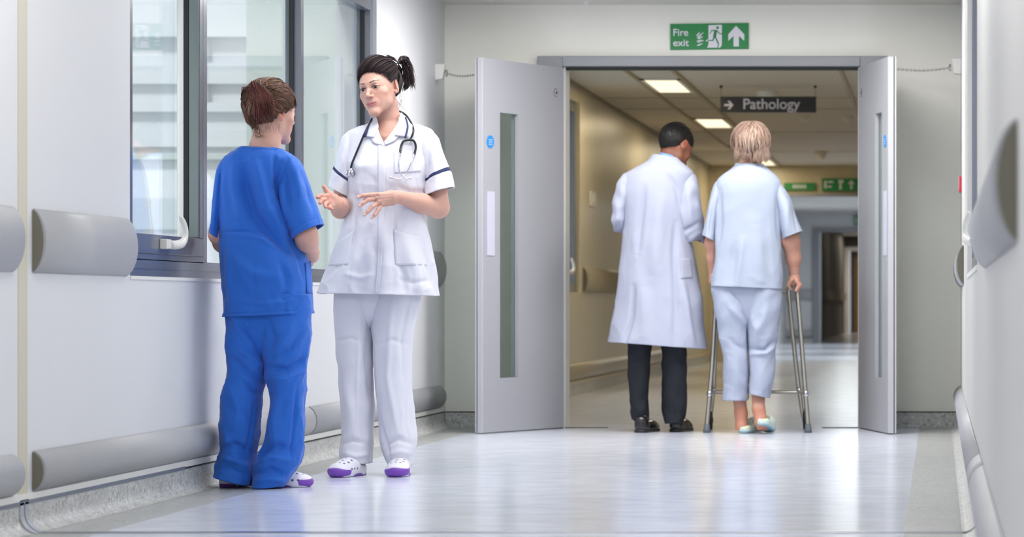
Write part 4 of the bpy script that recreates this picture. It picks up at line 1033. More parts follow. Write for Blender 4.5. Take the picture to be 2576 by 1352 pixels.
    for i in range(24):     # wisps at the nape and temple
        x0, y0 = rr.uniform(1000, 1010), rr.uniform(225, 262)
        Q = np.array([P(x0, y0, .06), P(x0+rr.uniform(-3, 8), y0+10, .06), P(x0+rr.uniform(-8, 14), y0+rr.uniform(14, 34), .05)])
        H.lock(cr_spline(Q, 8), prof(8, .0006, .0004, .0001), cc(), local=False, n=4)
    H.build('hair', M['hair'], body)
    # ---- trousers
    hip = [(905, 690, 1010, 690, .10, .01)]
    LR = fold(loft(D, [(842, 690, 938, 690, .105, .01), (841, 745, 936, 745, .10, .01), (845, 860, 937, 860, .095, .01), (855, 960, 937, 960, .09, .01), (861, 1060, 936, 1060, .088, .01), (862, 1095, 936, 1095, .09, .01), (856, 1133, 935, 1133, .095, .005), (858, 1162, 934, 1166, .098, .0)], 130, 110, 2.2),
              folds=[([(846, 858), (880, 850), (915, 862)], 5, -.004), ([(860, 1120), (885, 1108), (925, 1118)], 6, -.006), ([(862, 1140), (895, 1150), (930, 1142)], 6, .005), ([(905, 760), (900, 950), (903, 1100)], 6, .004), ([(935, 760), (925, 900), (932, 1000)], 9, -.006), ([(866, 960), (880, 1010), (890, 1080)], 10, .004)],
              rnd=(.002, .005, (3, 5), .8), seed=3, fine=(.0012, 5, 4), cr=(.004, .008, .13))
    RR = fold(loft(D, [(936, 690, 1058, 690, .105, .01), (934, 745, 1057, 745, .10, .01), (938, 858, 1038, 858, .095, .01), (944, 960, 1036, 960, .09, .01), (950, 1013, 1038, 1013, .088, .01), (955, 1080, 1044, 1080, .09, .01), (961, 1120, 1046, 1118, .095, .005), (972, 1155, 1038, 1150, .098, .0), (980, 1174, 1036, 1170, .098, .0)], 130, 110, 2.2),
              folds=[([(950, 870), (985, 855), (1030, 868)], 5, -.004), ([(1030, 740), (1010, 850), (1015, 960)], 6, -.004), ([(965, 1120), (1000, 1105), (1040, 1118)], 7, -.007), ([(975, 1145), (1005, 1138), (1036, 1142)], 6, .005), ([(985, 760), (975, 950), (1000, 1090)], 7, .005), ([(955, 1050), (972, 1120), (985, 1165)], 5, -.005), ([(1022, 990), (1018, 1070), (1030, 1120)], 4, -.003)],
              rnd=(.002, .005, (3, 5), .8), seed=5, fine=(.0012, 5, 4), cr=(.004, .008, .13))
    ST = loft(D, [(845, 640, 1055, 640, .10, .01), (844, 700, 1056, 700, .10, .01), (860, 760, 1040, 760, .085, .01), (895, 800, 980, 800, .06, .01), (925, 825, 948, 825, .02, .01)], 40, 90, 2.3)
    t_ = sheet('trousers', LR, M['whitecloth'], e); sheet('trouser_seat', ST, M['whitecloth'], t_); sheet('trouser_leg', RR, M['whitecloth'], t_)
    # ---- tunic
    T = fold(loft(D, [(950, 292, 1002, 286, .055, .03), (930, 312, 1020, 306, .062, .03), (900, 322, 1060, 318, .078, .03), (868, 338, 1090, 332, .09, .03), (868, 375, 1083, 372, .105, .02), (872, 420, 1078, 420, .122, .005), (878, 470, 1073, 470, .122, .005), (876, 515, 1070, 515, .118, .01), (867, 555, 1070, 552, .122, .012), (850, 615, 1080, 612, .135, .01), (826, 685, 1092, 682, .148, .01), (801, 738, 1100, 745, .155, .01)], 200, 180, 2.35),
             folds=[([(903, 470), (890, 600), (878, 735)], 4, -.003), ([(990, 470), (992, 600), (988, 735)], 3.5, -.003), ([(905, 400), (903, 480), (915, 540)], 6, .004),
                    ([(940, 560), (915, 630), (900, 720)], 12, -.008), ([(925, 600), (935, 680), (920, 735)], 9, .007), ([(955, 560), (975, 640), (960, 740)], 14, .007), ([(1010, 580), (1040, 660), (1060, 740)], 14, .006),
                    ([(1060, 600), (1082, 680), (1090, 742)], 8, -.007), ([(860, 600), (845, 670), (835, 735)], 12, -.006), ([(1000, 640), (1015, 690), (1018, 740)], 9, -.006),
                    ([(880, 400), (900, 420), (935, 415)], 10, .004), ([(935, 440), (945, 460), (942, 500)], 6, -.003), ([(1000, 470), (1035, 485), (1070, 480)], 8, -.006), ([(880, 480), (900, 500), (930, 505)], 8, -.005),
                    ([(870, 690), (910, 700), (950, 690)], 7, .004), ([(1000, 700), (1040, 712), (1085, 705)], 6, -.003)],
             rnd=(.0012, .0085, (3, 5, 8), .9), seed=11, fine=(.0014, 5, 6), cr=(.003, .010, .10))
    V_ = [(936, 280), (939, 312), (950, 345), (960, 357), (970, 357), (994, 338), (1012, 304), (1016, 276), (975, 264)]
    def drop(Pc, n_):
        px, py = project(Pc); return inpoly(px, py, V_) & (n_[:, 1] < .15)
    tun = sheet('tunic', T, M['whitecloth'], e, drop)
    SL = fold(loft(D, [(882, 338, 892, 342, .02, .02), (870, 337, 903, 350, .05, .02), (860, 350, 908, 398, .066, .02), (849, 390, 899, 440, .072, .02), (838, 434, 890, 472, .074, .015), (828, 468, 886, 499, .073, .01)], 90, 90, 2.2),
              folds=[([(872, 360), (862, 410), (850, 450)], 6, .005), ([(885, 370), (884, 420), (878, 470)], 6, -.004)], rnd=(.0005, .003, (2, 3), .6), seed=21, fine=(.001, 2, 3), cr=(.003, .003, .10))
    SR = fold(loft(D, [(1070, 336, 1062, 340, .02, .02), (1090, 334, 1056, 350, .05, .02), (1103, 352, 1056, 402, .066, .02), (1120, 398, 1064, 440, .073, .02), (1136, 445, 1068, 470, .076, .015), (1141, 471, 1071, 493, .076, .01)], 90, 90, 2.2),
              folds=[([(1085, 360), (1092, 410), (1090, 450)], 7, .005), ([(1105, 370), (1115, 410), (1122, 440)], 5, -.004), ([(1068, 470), (1074, 440), (1080, 400)], 5, -.005)], rnd=(.0005, .003, (2, 3), .6), seed=22, fine=(.001, 2, 3), cr=(.003, .003, .10))
    for SV, a_, b_ in ((SL, 62, 67), (SR, 63, 68)):
        o = sheet('sleeve', SV, M['whitecloth'], tun)
        n_ = grid_normals(SV); sheet('sleeve_stripe', (SV+n_*.0012)[a_:b_], M['navy'], o, thick=.001)
        sheet('cuff', (SV+n_*.0022)[b_:], M['whitecloth'], o, thick=.003)
    sf = Surf(T)
    patch('button_placket', [[(951, 357), (951, 450), (951, 540), (950, 640), (943, 740)], [(968, 357), (968, 450), (967, 540), (962, 640), (953, 740)]], sf, M['whitecloth'], tun, 60, 6, off=.0035, thick=.002)
    # collar: two falling leaves with navy stripe, and the revers
    for q, (A, B) in enumerate(((((944, 291), (934, 305), (910, 343)), ((949, 303), (952, 322), (941, 346))), (((1010, 283), (1024, 304), (1028, 346)), ((1003, 298), (1002, 318), (993, 341))))):
        patch('collar', [A, B], sf, M['whitecloth'], tun, 20, 10, off=.010, thick=.003)
    patch('collar_stripe', [[(934, 296), (925, 318), (916, 345)], [(937, 297), (929, 318), (921, 345)]], sf, M['navy'], tun, 16, 4, off=.0175, thick=.001)
    patch('collar_stripe', [[(1018, 294), (1023, 318), (1017, 347)], [(1022, 295), (1028, 318), (1022, 347)]], sf, M['navy'], tun, 16, 4, off=.0175, thick=.001)
    patch('lapel', [[(947, 296), (949, 312), (954, 334), (965, 358)], [(935, 300), (934, 325), (937, 357), (963, 366)]], sf, M['whitecloth'], tun, 16, 8, off=.006, thick=.002)
    patch('lapel', [[(1006, 290), (1002, 306), (986, 332), (965, 358)], [(1016, 292), (1014, 320), (996, 352), (967, 366)]], sf, M['whitecloth'], tun, 16, 8, off=.006, thick=.002)
    patch('pocket', [(847, 612), (890, 580), (877, 668), (826, 668)], sf, M['whitecloth'], tun, off=.0024, thick=.0012)
    patch('pocket', [(990, 578), (1052, 596), (1076, 668), (994, 668)], sf, M['whitecloth'], tun, off=.0024, thick=.0012)
    patch('chest_pocket', [(990, 382), (1058, 378), (1060, 432), (992, 436)], sf, M['whitecloth'], tun, off=.0024, thick=.0012)
    # ---- clogs
    clog(e, (X(905, 12.42), 12.47), (-.26, -.97), 1, 'white clog with purple toe, foot turned towards the window'); clog(e, (X(1009, 12.42), 12.50), (.0, -1), -1)
    # ---- stethoscope: hangs on her but is a thing of its own
    st = empty('stethoscope', tuple(P(960, 440, -.13)), 'black and chrome stethoscope hanging round the neck of the person in the white tunic', 'stethoscope')
    def pp(l, off=-.012): return np.array([W(x, y, sf.depth(x, y)+off+(z_ if len(q) == 3 else 0)) for q in l for x, y, z_ in [(q+(0,))[:3]]])
    neck = [P(938, 300, -.01), P(952, 284, .07), P(975, 278, .105), P(1003, 280, .09), P(1022, 291, .03)]
    A = np.concatenate([pp([(882, 425), (886, 410), (895, 388), (906, 362), (917, 336), (928, 314)]), neck, pp([(1036, 312), (1040, 330), (1034, 347), (1029, 352)])])
    V, Fc = tube(cr_spline(A, 90), .0042, 12); mesh_obj('tubing', V, Fc, M['tube'], st, smooth=True)
    for l in ([(1029, 352), (1016, 355), (1009, 368), (1006, 386)], [(1029, 352), (1041, 355), (1046, 370), (1042, 390)]):
        V, Fc = tube(cr_spline(pp(l, -.014), 30), .0048, 12); mesh_obj('yoke', V, Fc, M['tube'], st, smooth=True)
    for l in ([(1006, 384), (1003, 400), (1004, 425), (1012, 444), (1022, 450), (1030, 448)], [(1042, 388), (1034, 410), (1024, 432), (1011, 448), (998, 450), (985, 446)]):
        V, Fc = tube(cr_spline(pp(l, -.016), 40), .0024, 10); o = mesh_obj('binaural_tube', V, Fc, M['chrome'], st, smooth=True)
    for l in ([(1006, 383), (1005, 394)], [(1042, 387), (1039, 398)]):
        V, Fc = tube(pp(l, -.015), .0040, 10); mesh_obj('ferrule', V, Fc, M['chrome'], st, smooth=True)
    sp = [(1013, 372), (1020, 367), (1031, 367), (1038, 373)]; V, Fc = tube(cr_spline(pp(sp, -.013), 20), .0014, 8); mesh_obj('spring', V, Fc, M['chrome'], st, smooth=True)
    for q in ((1032, 448), (983, 446)):
        c_ = pp([q], -.016)[0]; V, Fc = tube([c_-np.array([.006, 0, 0]), c_, c_+np.array([.006, 0, 0])], [.004, .0062, .004], 14); mesh_obj('ear_tip', V, Fc, M['white'], st, smooth=True)
    c_ = pp([(883, 431)], -.018)[0]
    V, Fc = tube([c_+np.array([.001, 0, .012]), c_, c_-np.array([0, 0, .006])], [.005, .0065, .005], 14); mesh_obj('stem', V, Fc, M['chrome'], st, smooth=True)
    a_ = nrm([.92, -.35, .15]); V, Fc = tube([c_-a_*.016+np.array([0, 0, -.008]), c_-a_*.014+np.array([0, 0, -.008]), c_-a_*.002+np.array([0, 0, -.008]), c_+a_*.004+np.array([0, 0, -.008])], [.016, .017, .011, .005], 24); mesh_obj('chest_piece', V, Fc, M['chrome'], st, smooth=True)
    V, Fc = tube([c_+a_*.004+np.array([0, 0, -.008]), c_+a_*.012+np.array([0, 0, -.008])], [.010, .012], 20); mesh_obj('bell', V, Fc, M['chrome'], st, smooth=True)
person_white()

# ================================================================ PERSON IN BLUE SCRUBS
def person_blue():
    D = 11.56; s_ = F/D; P = lambda x, y, dd=0.: W(x, y, D+dd)
    e = empty('person', (X(660, D), D, 0), 'person with auburn pinned-up hair in royal blue scrubs, seen from behind beside the window', 'person')
    O = P(682, 283, .02); Mx = head_frame((.66, .75, -.06), (.06, 0, 1)); sc = .96
    b = Sdf()
    b.chain([P(664, 400, 0), P(668, 362, -.005), P(676, 320, .01)], [.062, .052, .056], .02)
    b.cone(P(660, 385, 0), P(595, 425, 0), .038, .030, .035).cone(P(665, 385, 0), P(715, 425, 0), .038, .030, .035)
    b.ell(P(652, 460, .01), (.095, .055, .10), k=.02).ell(P(650, 560, .015), (.105, .06, .17), k=.04).ell(P(668, 690, 0), (.12, .085, .10), k=.03)
    b.chain([P(620, 740), P(620, 960), P(600, 1190)], [.055, .045, .036], .01).chain([P(720, 740), P(715, 960), P(690, 1190)], [.055, .045, .036], .01)
    b.cone(P(600, 1190), P(590, 1212, .05), .036, .03, .02).cone(P(690, 1190), P(720, 1212, .04), .036, .03, .02)
    # arms: elbows bent, forearms to the front of the body
    b.chain([P(725, 440, .01), P(752, 510, .01), P(768, 588, -.01)], [.030, .036, .042], .02)
    b.chain([P(770, 590, -.02), P(772, 606, .02), P(785, 634, .13)], [.043, .041, .027], .02)
    b.cone(P(785, 634, .13), P(787, 646, .17), .027, .024, .01)
    for q, (x, y, d1, d2) in enumerate(((788, 640, .20, .23), (786, 648, .20, .235), (783, 655, .195, .225), (780, 660, .19, .215))):
        b.chain([P(x, y, .17), P(x+2, y+4, d1), P(x-4, y+7, d2)], [.011, .010, .008], .004)
    b.chain([P(784, 634, .15), P(792, 640, .18), P(790, 652, .20)], [.012, .011, .009], .004)
    b.chain([P(575, 440, .01), P(556, 510, .01), P(550, 590, .0)], [.028, .030, .034], .02).chain([P(549, 590), P(560, 612, .06), P(590, 640, .16)], [.036, .034, .026], .02)
    b.cone(P(590, 640, .16), P(612, 648, .18), .024, .018, .01)
    for q in range(4): b.chain([P(610, 640+q*5, .18), P(630, 644+q*5, .19), P(644, 648+q*5, .18)], [.010, .009, .007], .003)
    b.chain([P(605, 636, .18), P(618, 628, .19), P(630, 628, .19)], [.011, .010, .008], .003)
    head(b, O, Mx, sc)
    z = lambda y: Z(y, D)
    V, Fc = b.mesh([((X(525, D)-.02, D-.18, .04), (X(815, D)+.03, D+.3, z(335)), .0065),
                    ((O[0]-.14, O[1]-.16, z(378)), (O[0]+.15, O[1]+.15, z(195)), .0022),
                    ((X(755, D), D+.03, z(675)), (X(812, D), D+.28, z(612)), .0022)])
    col = skin_cols(V, '#d2a595', 2); p = local(V, O, Mx, sc)
    col = mixc(col, blob(p, (0, .088, -.067), (.024, .018, .009), .2)*.6, '#b8707a')
    for q in (-1, 1):
        col = mixc(col, blob(p, (q*.080, -.004, .0), (.012, .02, .034), .4)*.45, '#cf6f5c')
        col = mixc(col, blob(p, (q*.040, .068, -.035), (.026, .03, .02), .6)*.3, '#d08070')
        arch = blob(p, (q*.030, .085, .024), (.020, .02, .0026), .3); col = mixc(col, arch*.8, '#4a2a1c')
    body = mesh_obj('body', V, Fc, M['skin'], e, smooth=True, col=col)
    gz = nrm(P(940, 222, .8)-P(740, 270, 0))
    for q in (-1, 1): eyeball('eye', O+Mx@(np.array([q*.031, .0752, .0])*sc), .0118*sc, gz, body)
    # ---- hair, drawn up to a loose knot at the back left
    H = Hair(O, Mx, sc); c = np.array([0, -.014, .034]); r = np.array([.086, .106, .096]); rr = random.Random(5)
    p0 = np.array([0, .088, .055]); nv = np.array([0, -.66, .75]); nn = nrm(nv)
    keep = lambda Q: ((Q-p0)@nn > .004)
    H.cap(c, r*.975, keep, np.array(sh('#3a2018')))
    pal = ['#604030', '#4e3527', '#72503c', '#402b21', '#836049', '#5e3c2e']
    red = ['#62302a', '#6f382d', '#4a261f', '#7a4334', '#3f211b']
    def cc(pl=pal): return np.array(sh(rr.choice(pl)))*rr.uniform(.7, 1.35)
    K = P(636, 232, -.10); knot = local(K[None], O, Mx, sc)[0]; kn = nrm((knot-c)/r)
    for i in range(900):
        a = rr.uniform(0, 2*math.pi); q0 = rim(c, r, p0, nv, a)
        if abs(q0[0]) > .055 and -.03 < q0[1] < .045: q0 = q0+np.array([0, -.004, .022])
        n0 = nrm((q0-c)/r+np.array([rr.gauss(0, .04)]*3))
        L = ell_path(n0, nrm(kn+np.array([rr.gauss(0, .12), rr.gauss(0, .12), rr.gauss(0, .12)])), 14, c, r*rr.uniform(1.0, 1.045), lift=rr.uniform(-.01, .06), wob=np.outer(np.sin(np.linspace(0, 4, 14)+rr.uniform(0, 6)), [rr.gauss(0, .03), rr.gauss(0, .03), rr.gauss(0, .03)]))
        H.lock(L, prof(14, .0005, rr.uniform(.0012, .0028), .0010), cc())
    for i in range(520):
        n0 = nrm(np.array([rr.gauss(0, .8), rr.uniform(-.9, 1.0), rr.uniform(-.1, 1)])); Q = c+n0*r
        if (Q-p0)@nn < .012: continue
        L = ell_path(n0, nrm(kn+np.array([rr.gauss(0, .15), rr.gauss(0, .15), rr.gauss(0, .15)])), 12, c, r*rr.uniform(1.02, 1.06), lift=rr.uniform(0, .06), wob=np.outer(np.sin(np.linspace(0, 6, 12)+rr.uniform(0, 6)), [rr.gauss(0, .04), rr.gauss(0, .04), rr.gauss(0, .04)]))
        H.lock(L, prof(12, .0005, rr.uniform(.0010, .0024), .0006), cc())
    # fringe over the forehead
    for i in range(160):
        x0 = rr.uniform(-.05, .062); P0 = c+nrm(np.array([x0*5, .55, .95]))*r*1.01
        tip = np.array([x0*1.25+.004, .092-abs(x0)*.45, .030+rr.uniform(-.008, .008)])
        L = cr_spline(np.array([P0, (P0+tip)/2+np.array([0, .014, .008]), tip]), 12); H.lock(L, prof(12, .0006, rr.uniform(.0008, .0018), .0003), cc())
    # tuft falling from the knot
    for i in range(420):
        w_ = rr.gauss(0, 1); x1 = 640+rr.uniform(-12, 36); 
        Q = np.array([P(632+rr.gauss(0, 5), 222+rr.gauss(0, 4), -.085), P((632+x1)/2+rr.gauss(0, 3)+2, 219+rr.gauss(0, 5)+max(0, (650-x1))*.15, -.125), P(x1+8+rr.gauss(0, 2), 252+rr.gauss(0, 5), -.135), P(x1+12+rr.gauss(0, 4), 288+rr.gauss(0, 11), -.105)])
        H.lock(cr_spline(Q, 14), prof(14, .0008, rr.uniform(.0009, .0020), .0003), cc(red), local=False, squash=.6)
    for i in range(260):    # loose loops over the crown and left side
        y0 = rr.uniform(208, 260); x0 = rr.uniform(612, 650)
        Q = np.array([P(632+rr.gauss(0, 6), 224+rr.gauss(0, 5), -.08), P(x0-rr.uniform(0, 6), y0+10, -.075), P(608+rr.uniform(0, 14), 250+rr.uniform(-20, 20), -.05), P(616+rr.uniform(0, 14), 285+rr.uniform(-20, 20), -.06), P(634+rr.uniform(0, 16), 318+rr.uniform(-12, 10), -.045)])
        H.lock(cr_spline(Q, 18), prof(18, .0008, rr.uniform(.0007, .0018), .0003), cc(), local=False, squash=.6)
    for i in range(40):
        x0 = rr.uniform(618, 700)
        Q = np.array([P(x0, 222, -.07), P(x0+rr.uniform(-16, 16), 203+rr.uniform(0, 8)+abs(x0-665)*.15, -.03), P(x0+rr.uniform(-10, 30), 214, .0)])
        H.lock(cr_spline(Q, 12), prof(12, .0006, rr.uniform(.0005, .0012), .0002), cc(), local=False)
    for i in range(26):     # curling ends at the nape
        x0 = rr.uniform(628, 650); r_ = rr.uniform(6, 12); cx, cy = x0+r_+4, 330+rr.uniform(-8, 8)
        th = np.linspace(math.pi*1.05, math.pi*rr.uniform(.1, .5), 9)
        Q = [P(x0-8+rr.uniform(-4, 4), 290, -.07), P(x0, 316, -.07)]+[P(cx+r_*math.cos(t), cy+r_*1.1*math.sin(t), -.07) for t in th]
        H.lock(cr_spline(np.array(Q), 26), prof(26, .0008, .0006, .0002), cc(), local=False, n=4)
    for i in range(30):     # short wisps at temple and nape
        x0, y0 = rr.uniform(655, 705), rr.uniform(300, 322)
        H.lock(cr_spline(np.array([P(x0, y0, -.075), P(x0+rr.uniform(-4, 4), y0+8, -.072), P(x0+rr.uniform(-7, 5), y0+rr.uniform(12, 20), -.068)]), 6), prof(6, .0007, .0004, .0001), cc(), local=False, n=4)
    H.build('hair', M['hair'], body)
    # ---- trousers
    L1 = fold(loft(D, [(568, 740, 668, 740, .105, .0), (569, 800, 668, 800, .105, .0), (571, 899, 670, 890, .10, .0), (573, 950, 668, 945, .10, .0), (561, 990, 661, 985, .10, .005), (557, 1050, 653, 1050, .10, .01), (555, 1095, 648, 1110, .10, .015), (556, 1140, 643, 1155, .10, .02), (542, 1174, 642, 1195, .105, .02), (540, 1196, 634, 1222, .11, .02)], 150, 120, 2.2),
              folds=[([(600, 810), (640, 850), (668, 890)], 8, -.010), ([(580, 900), (620, 935), (660, 960)], 9, -.010), ([(600, 880), (640, 905), (665, 925)], 8, .007), ([(575, 960), (600, 1030), (590, 1090)], 12, .006), ([(640, 1010), (630, 1090), (622, 1150)], 6, -.007),
                     ([(560, 1130), (590, 1120), (630, 1135)], 8, -.010), ([(556, 1155), (590, 1160), (630, 1180)], 7, .007), ([(548, 1180), (580, 1178), (620, 1200)], 6, -.006), ([(610, 960), (640, 985), (664, 990)], 7, -.008)],
              rnd=(.002, .006, (2, 3, 5), 1.0), seed=31, cr=(.005, .012, .14, (1, 1, .8), .5), fine=(.0035, 4, 4))
    L2 = fold(loft(D, [(655, 740, 780, 740, .11, -.01), (652, 800, 781, 800, .11, -.01), (660, 880, 777, 884, .105, -.01), (668, 930, 770, 940, .10, -.01), (679, 982, 767, 985, .095, -.01), (675, 1040, 768, 1050, .095, -.005), (669, 1107, 765, 1100, .095, -.005), (652, 1150, 757, 1150, .10, .0), (640, 1190, 738, 1190, .105, .005), (638, 1229, 722, 1222, .11, .01)], 150, 120, 2.2),
              folds=[([(740, 820), (710, 860), (672, 890)], 9, .008), ([(760, 830), (730, 880), (680, 905)], 7, -.006), ([(768, 905), (720, 930), (672, 925)], 8, -.012), ([(765, 930), (720, 955), (680, 955)], 8, .008), ([(700, 1000), (690, 1060), (682, 1110)], 10, .007), ([(745, 970), (740, 1060), (732, 1150)], 4, -.006),
                     ([(650, 1150), (690, 1120), (730, 1130)], 9, -.011), ([(645, 1170), (680, 1150), (735, 1160)], 7, .008), ([(640, 1195), (680, 1180), (715, 1195)], 7, -.010), ([(640, 1212), (680, 1205), (715, 1210)], 6, .006), ([(672, 800), (690, 850), (680, 900)], 8, -.006)],
              rnd=(.002, .006, (2, 3, 5), 1.0), seed=33, cr=(.005, .012, .14, (1, 1, .8), -.5), fine=(.0035, 4, 4))
    ST = loft(D, [(574, 720, 777, 720, .11, .0), (574, 780, 776, 780, .11, .0), (590, 840, 755, 840, .095, .0), (630, 885, 705, 885, .06, .0), (660, 910, 680, 910, .02, .0)], 40, 90, 2.3)
    t_ = sheet('trousers', L2, M['bluecloth'], e); sheet('trouser_seat', ST, M['bluecloth'], t_); sheet('trouser_leg', L1, M['bluecloth'], t_)
    # ---- scrub top
    T = fold(loft(D, [(606, 374, 704, 373, .060, .0), (596, 380, 716, 378, .076, .0), (578, 390, 735, 388, .088, .0), (562, 404, 748, 402, .098, .0), (553, 430, 742, 428, .108, .0), (549, 480, 732, 478, .112, .005), (551, 540, 738, 540, .120, .01), (552, 590, 744, 590, .125, .015), (554, 630, 758, 630, .132, .015), (559, 690, 778, 690, .138, .01), (564, 750, 783, 745, .14, .01), (567, 798, 786, 789, .145, .01)], 210, 180, 2.3),
             folds=[([(612, 400), (618, 470), (640, 545), (690, 600), (735, 640)], 15, -.020), ([(640, 400), (655, 450), (670, 520), (720, 590)], 11, .011), ([(590, 400), (595, 480), (610, 560)], 13, .010), ([(690, 385), (692, 440), (700, 500)], 7, -.008), ([(705, 410), (700, 460), (715, 520), (735, 575)], 6, -.012),
                    ([(600, 590), (660, 600), (730, 640)], 9, .007), ([(560, 585), (610, 582), (660, 586)], 3, -.003), ([(590, 650), (640, 690), (690, 700)], 14, .007), ([(700, 650), (720, 700), (715, 780)], 10, -.006), ([(640, 620), (638, 700), (640, 780)], 3, -.003), ([(570, 620), (575, 700), (580, 780)], 8, .006),
                    ([(600, 755), (660, 765), (740, 757)], 7, .005), ([(728, 590), (755, 640), (765, 700)], 8, -.008)],
             rnd=(.001, .005, (3, 5, 7), .8), seed=41, cr=(.006, .008, .15, (1, 1, .5), .35), fine=(.0022, 4, 5))
    top = sheet('scrub_top', T, M['bluecloth'], e)
    tn = grid_normals(T); sheet('neck_binding', (T+tn*.0012)[:5], M['bluecloth'], top, thick=.003)
    sheet('hem', (T+tn*.0024)[-5:], M['bluecloth'], top, thick=.003)
    SR = fold(loft(D, [(728, 396, 718, 402, .02, .0), (745, 398, 711, 418, .055, .0), (762, 422, 704, 458, .076, .0), (776, 464, 703, 508, .086, .0), (792, 515, 718, 556, .090, .0), (809, 566, 740, 602, .092, .0)], 100, 100, 2.2),
              folds=[([(735, 410), (745, 450), (755, 500)], 9, .007), ([(715, 430), (722, 480), (730, 530)], 6, -.007), ([(765, 440), (778, 490), (790, 540)], 6, -.004), ([(705, 460), (712, 500), (722, 550)], 6, .006)], rnd=(.001, .003, (2, 3), .6), seed=42, cr=(.005, .006, .14), fine=(.0015, 2, 3))
    SL = fold(loft(D, [(575, 398, 585, 404, .02, .0), (560, 403, 584, 430, .055, .0), (547, 430, 576, 470, .070, .0), (540, 480, 570, 520, .075, .0), (535, 540, 560, 565, .075, .0), (531, 580, 553, 600, .075, .0)], 90, 90, 2.2), folds=[([(556, 430), (550, 500), (545, 570)], 5, -.004)], rnd=(.001, .003, (2, 3), .6), seed=43, cr=(.004, .004, .12))
    for SV in (SR, SL):
        o = sheet('sleeve', SV, M['bluecloth'], top); n_ = grid_normals(SV); sheet('sleeve_hem', (SV+n_*.0018)[-8:], M['bluecloth'], o, thick=.003)
    sf = Surf(T); patch('pocket', [(768, 662), (782, 657), (786, 740), (772, 742)], sf, M['bluecloth'], top, off=.008, thick=.002, nu=8, nv=8)
    clog(e, (X(646, 11.6), 11.60), (.95, .12), 1, sc=.86); clog(e, (X(566, 11.6), 11.565), (.30, .95), 1, sc=.95)

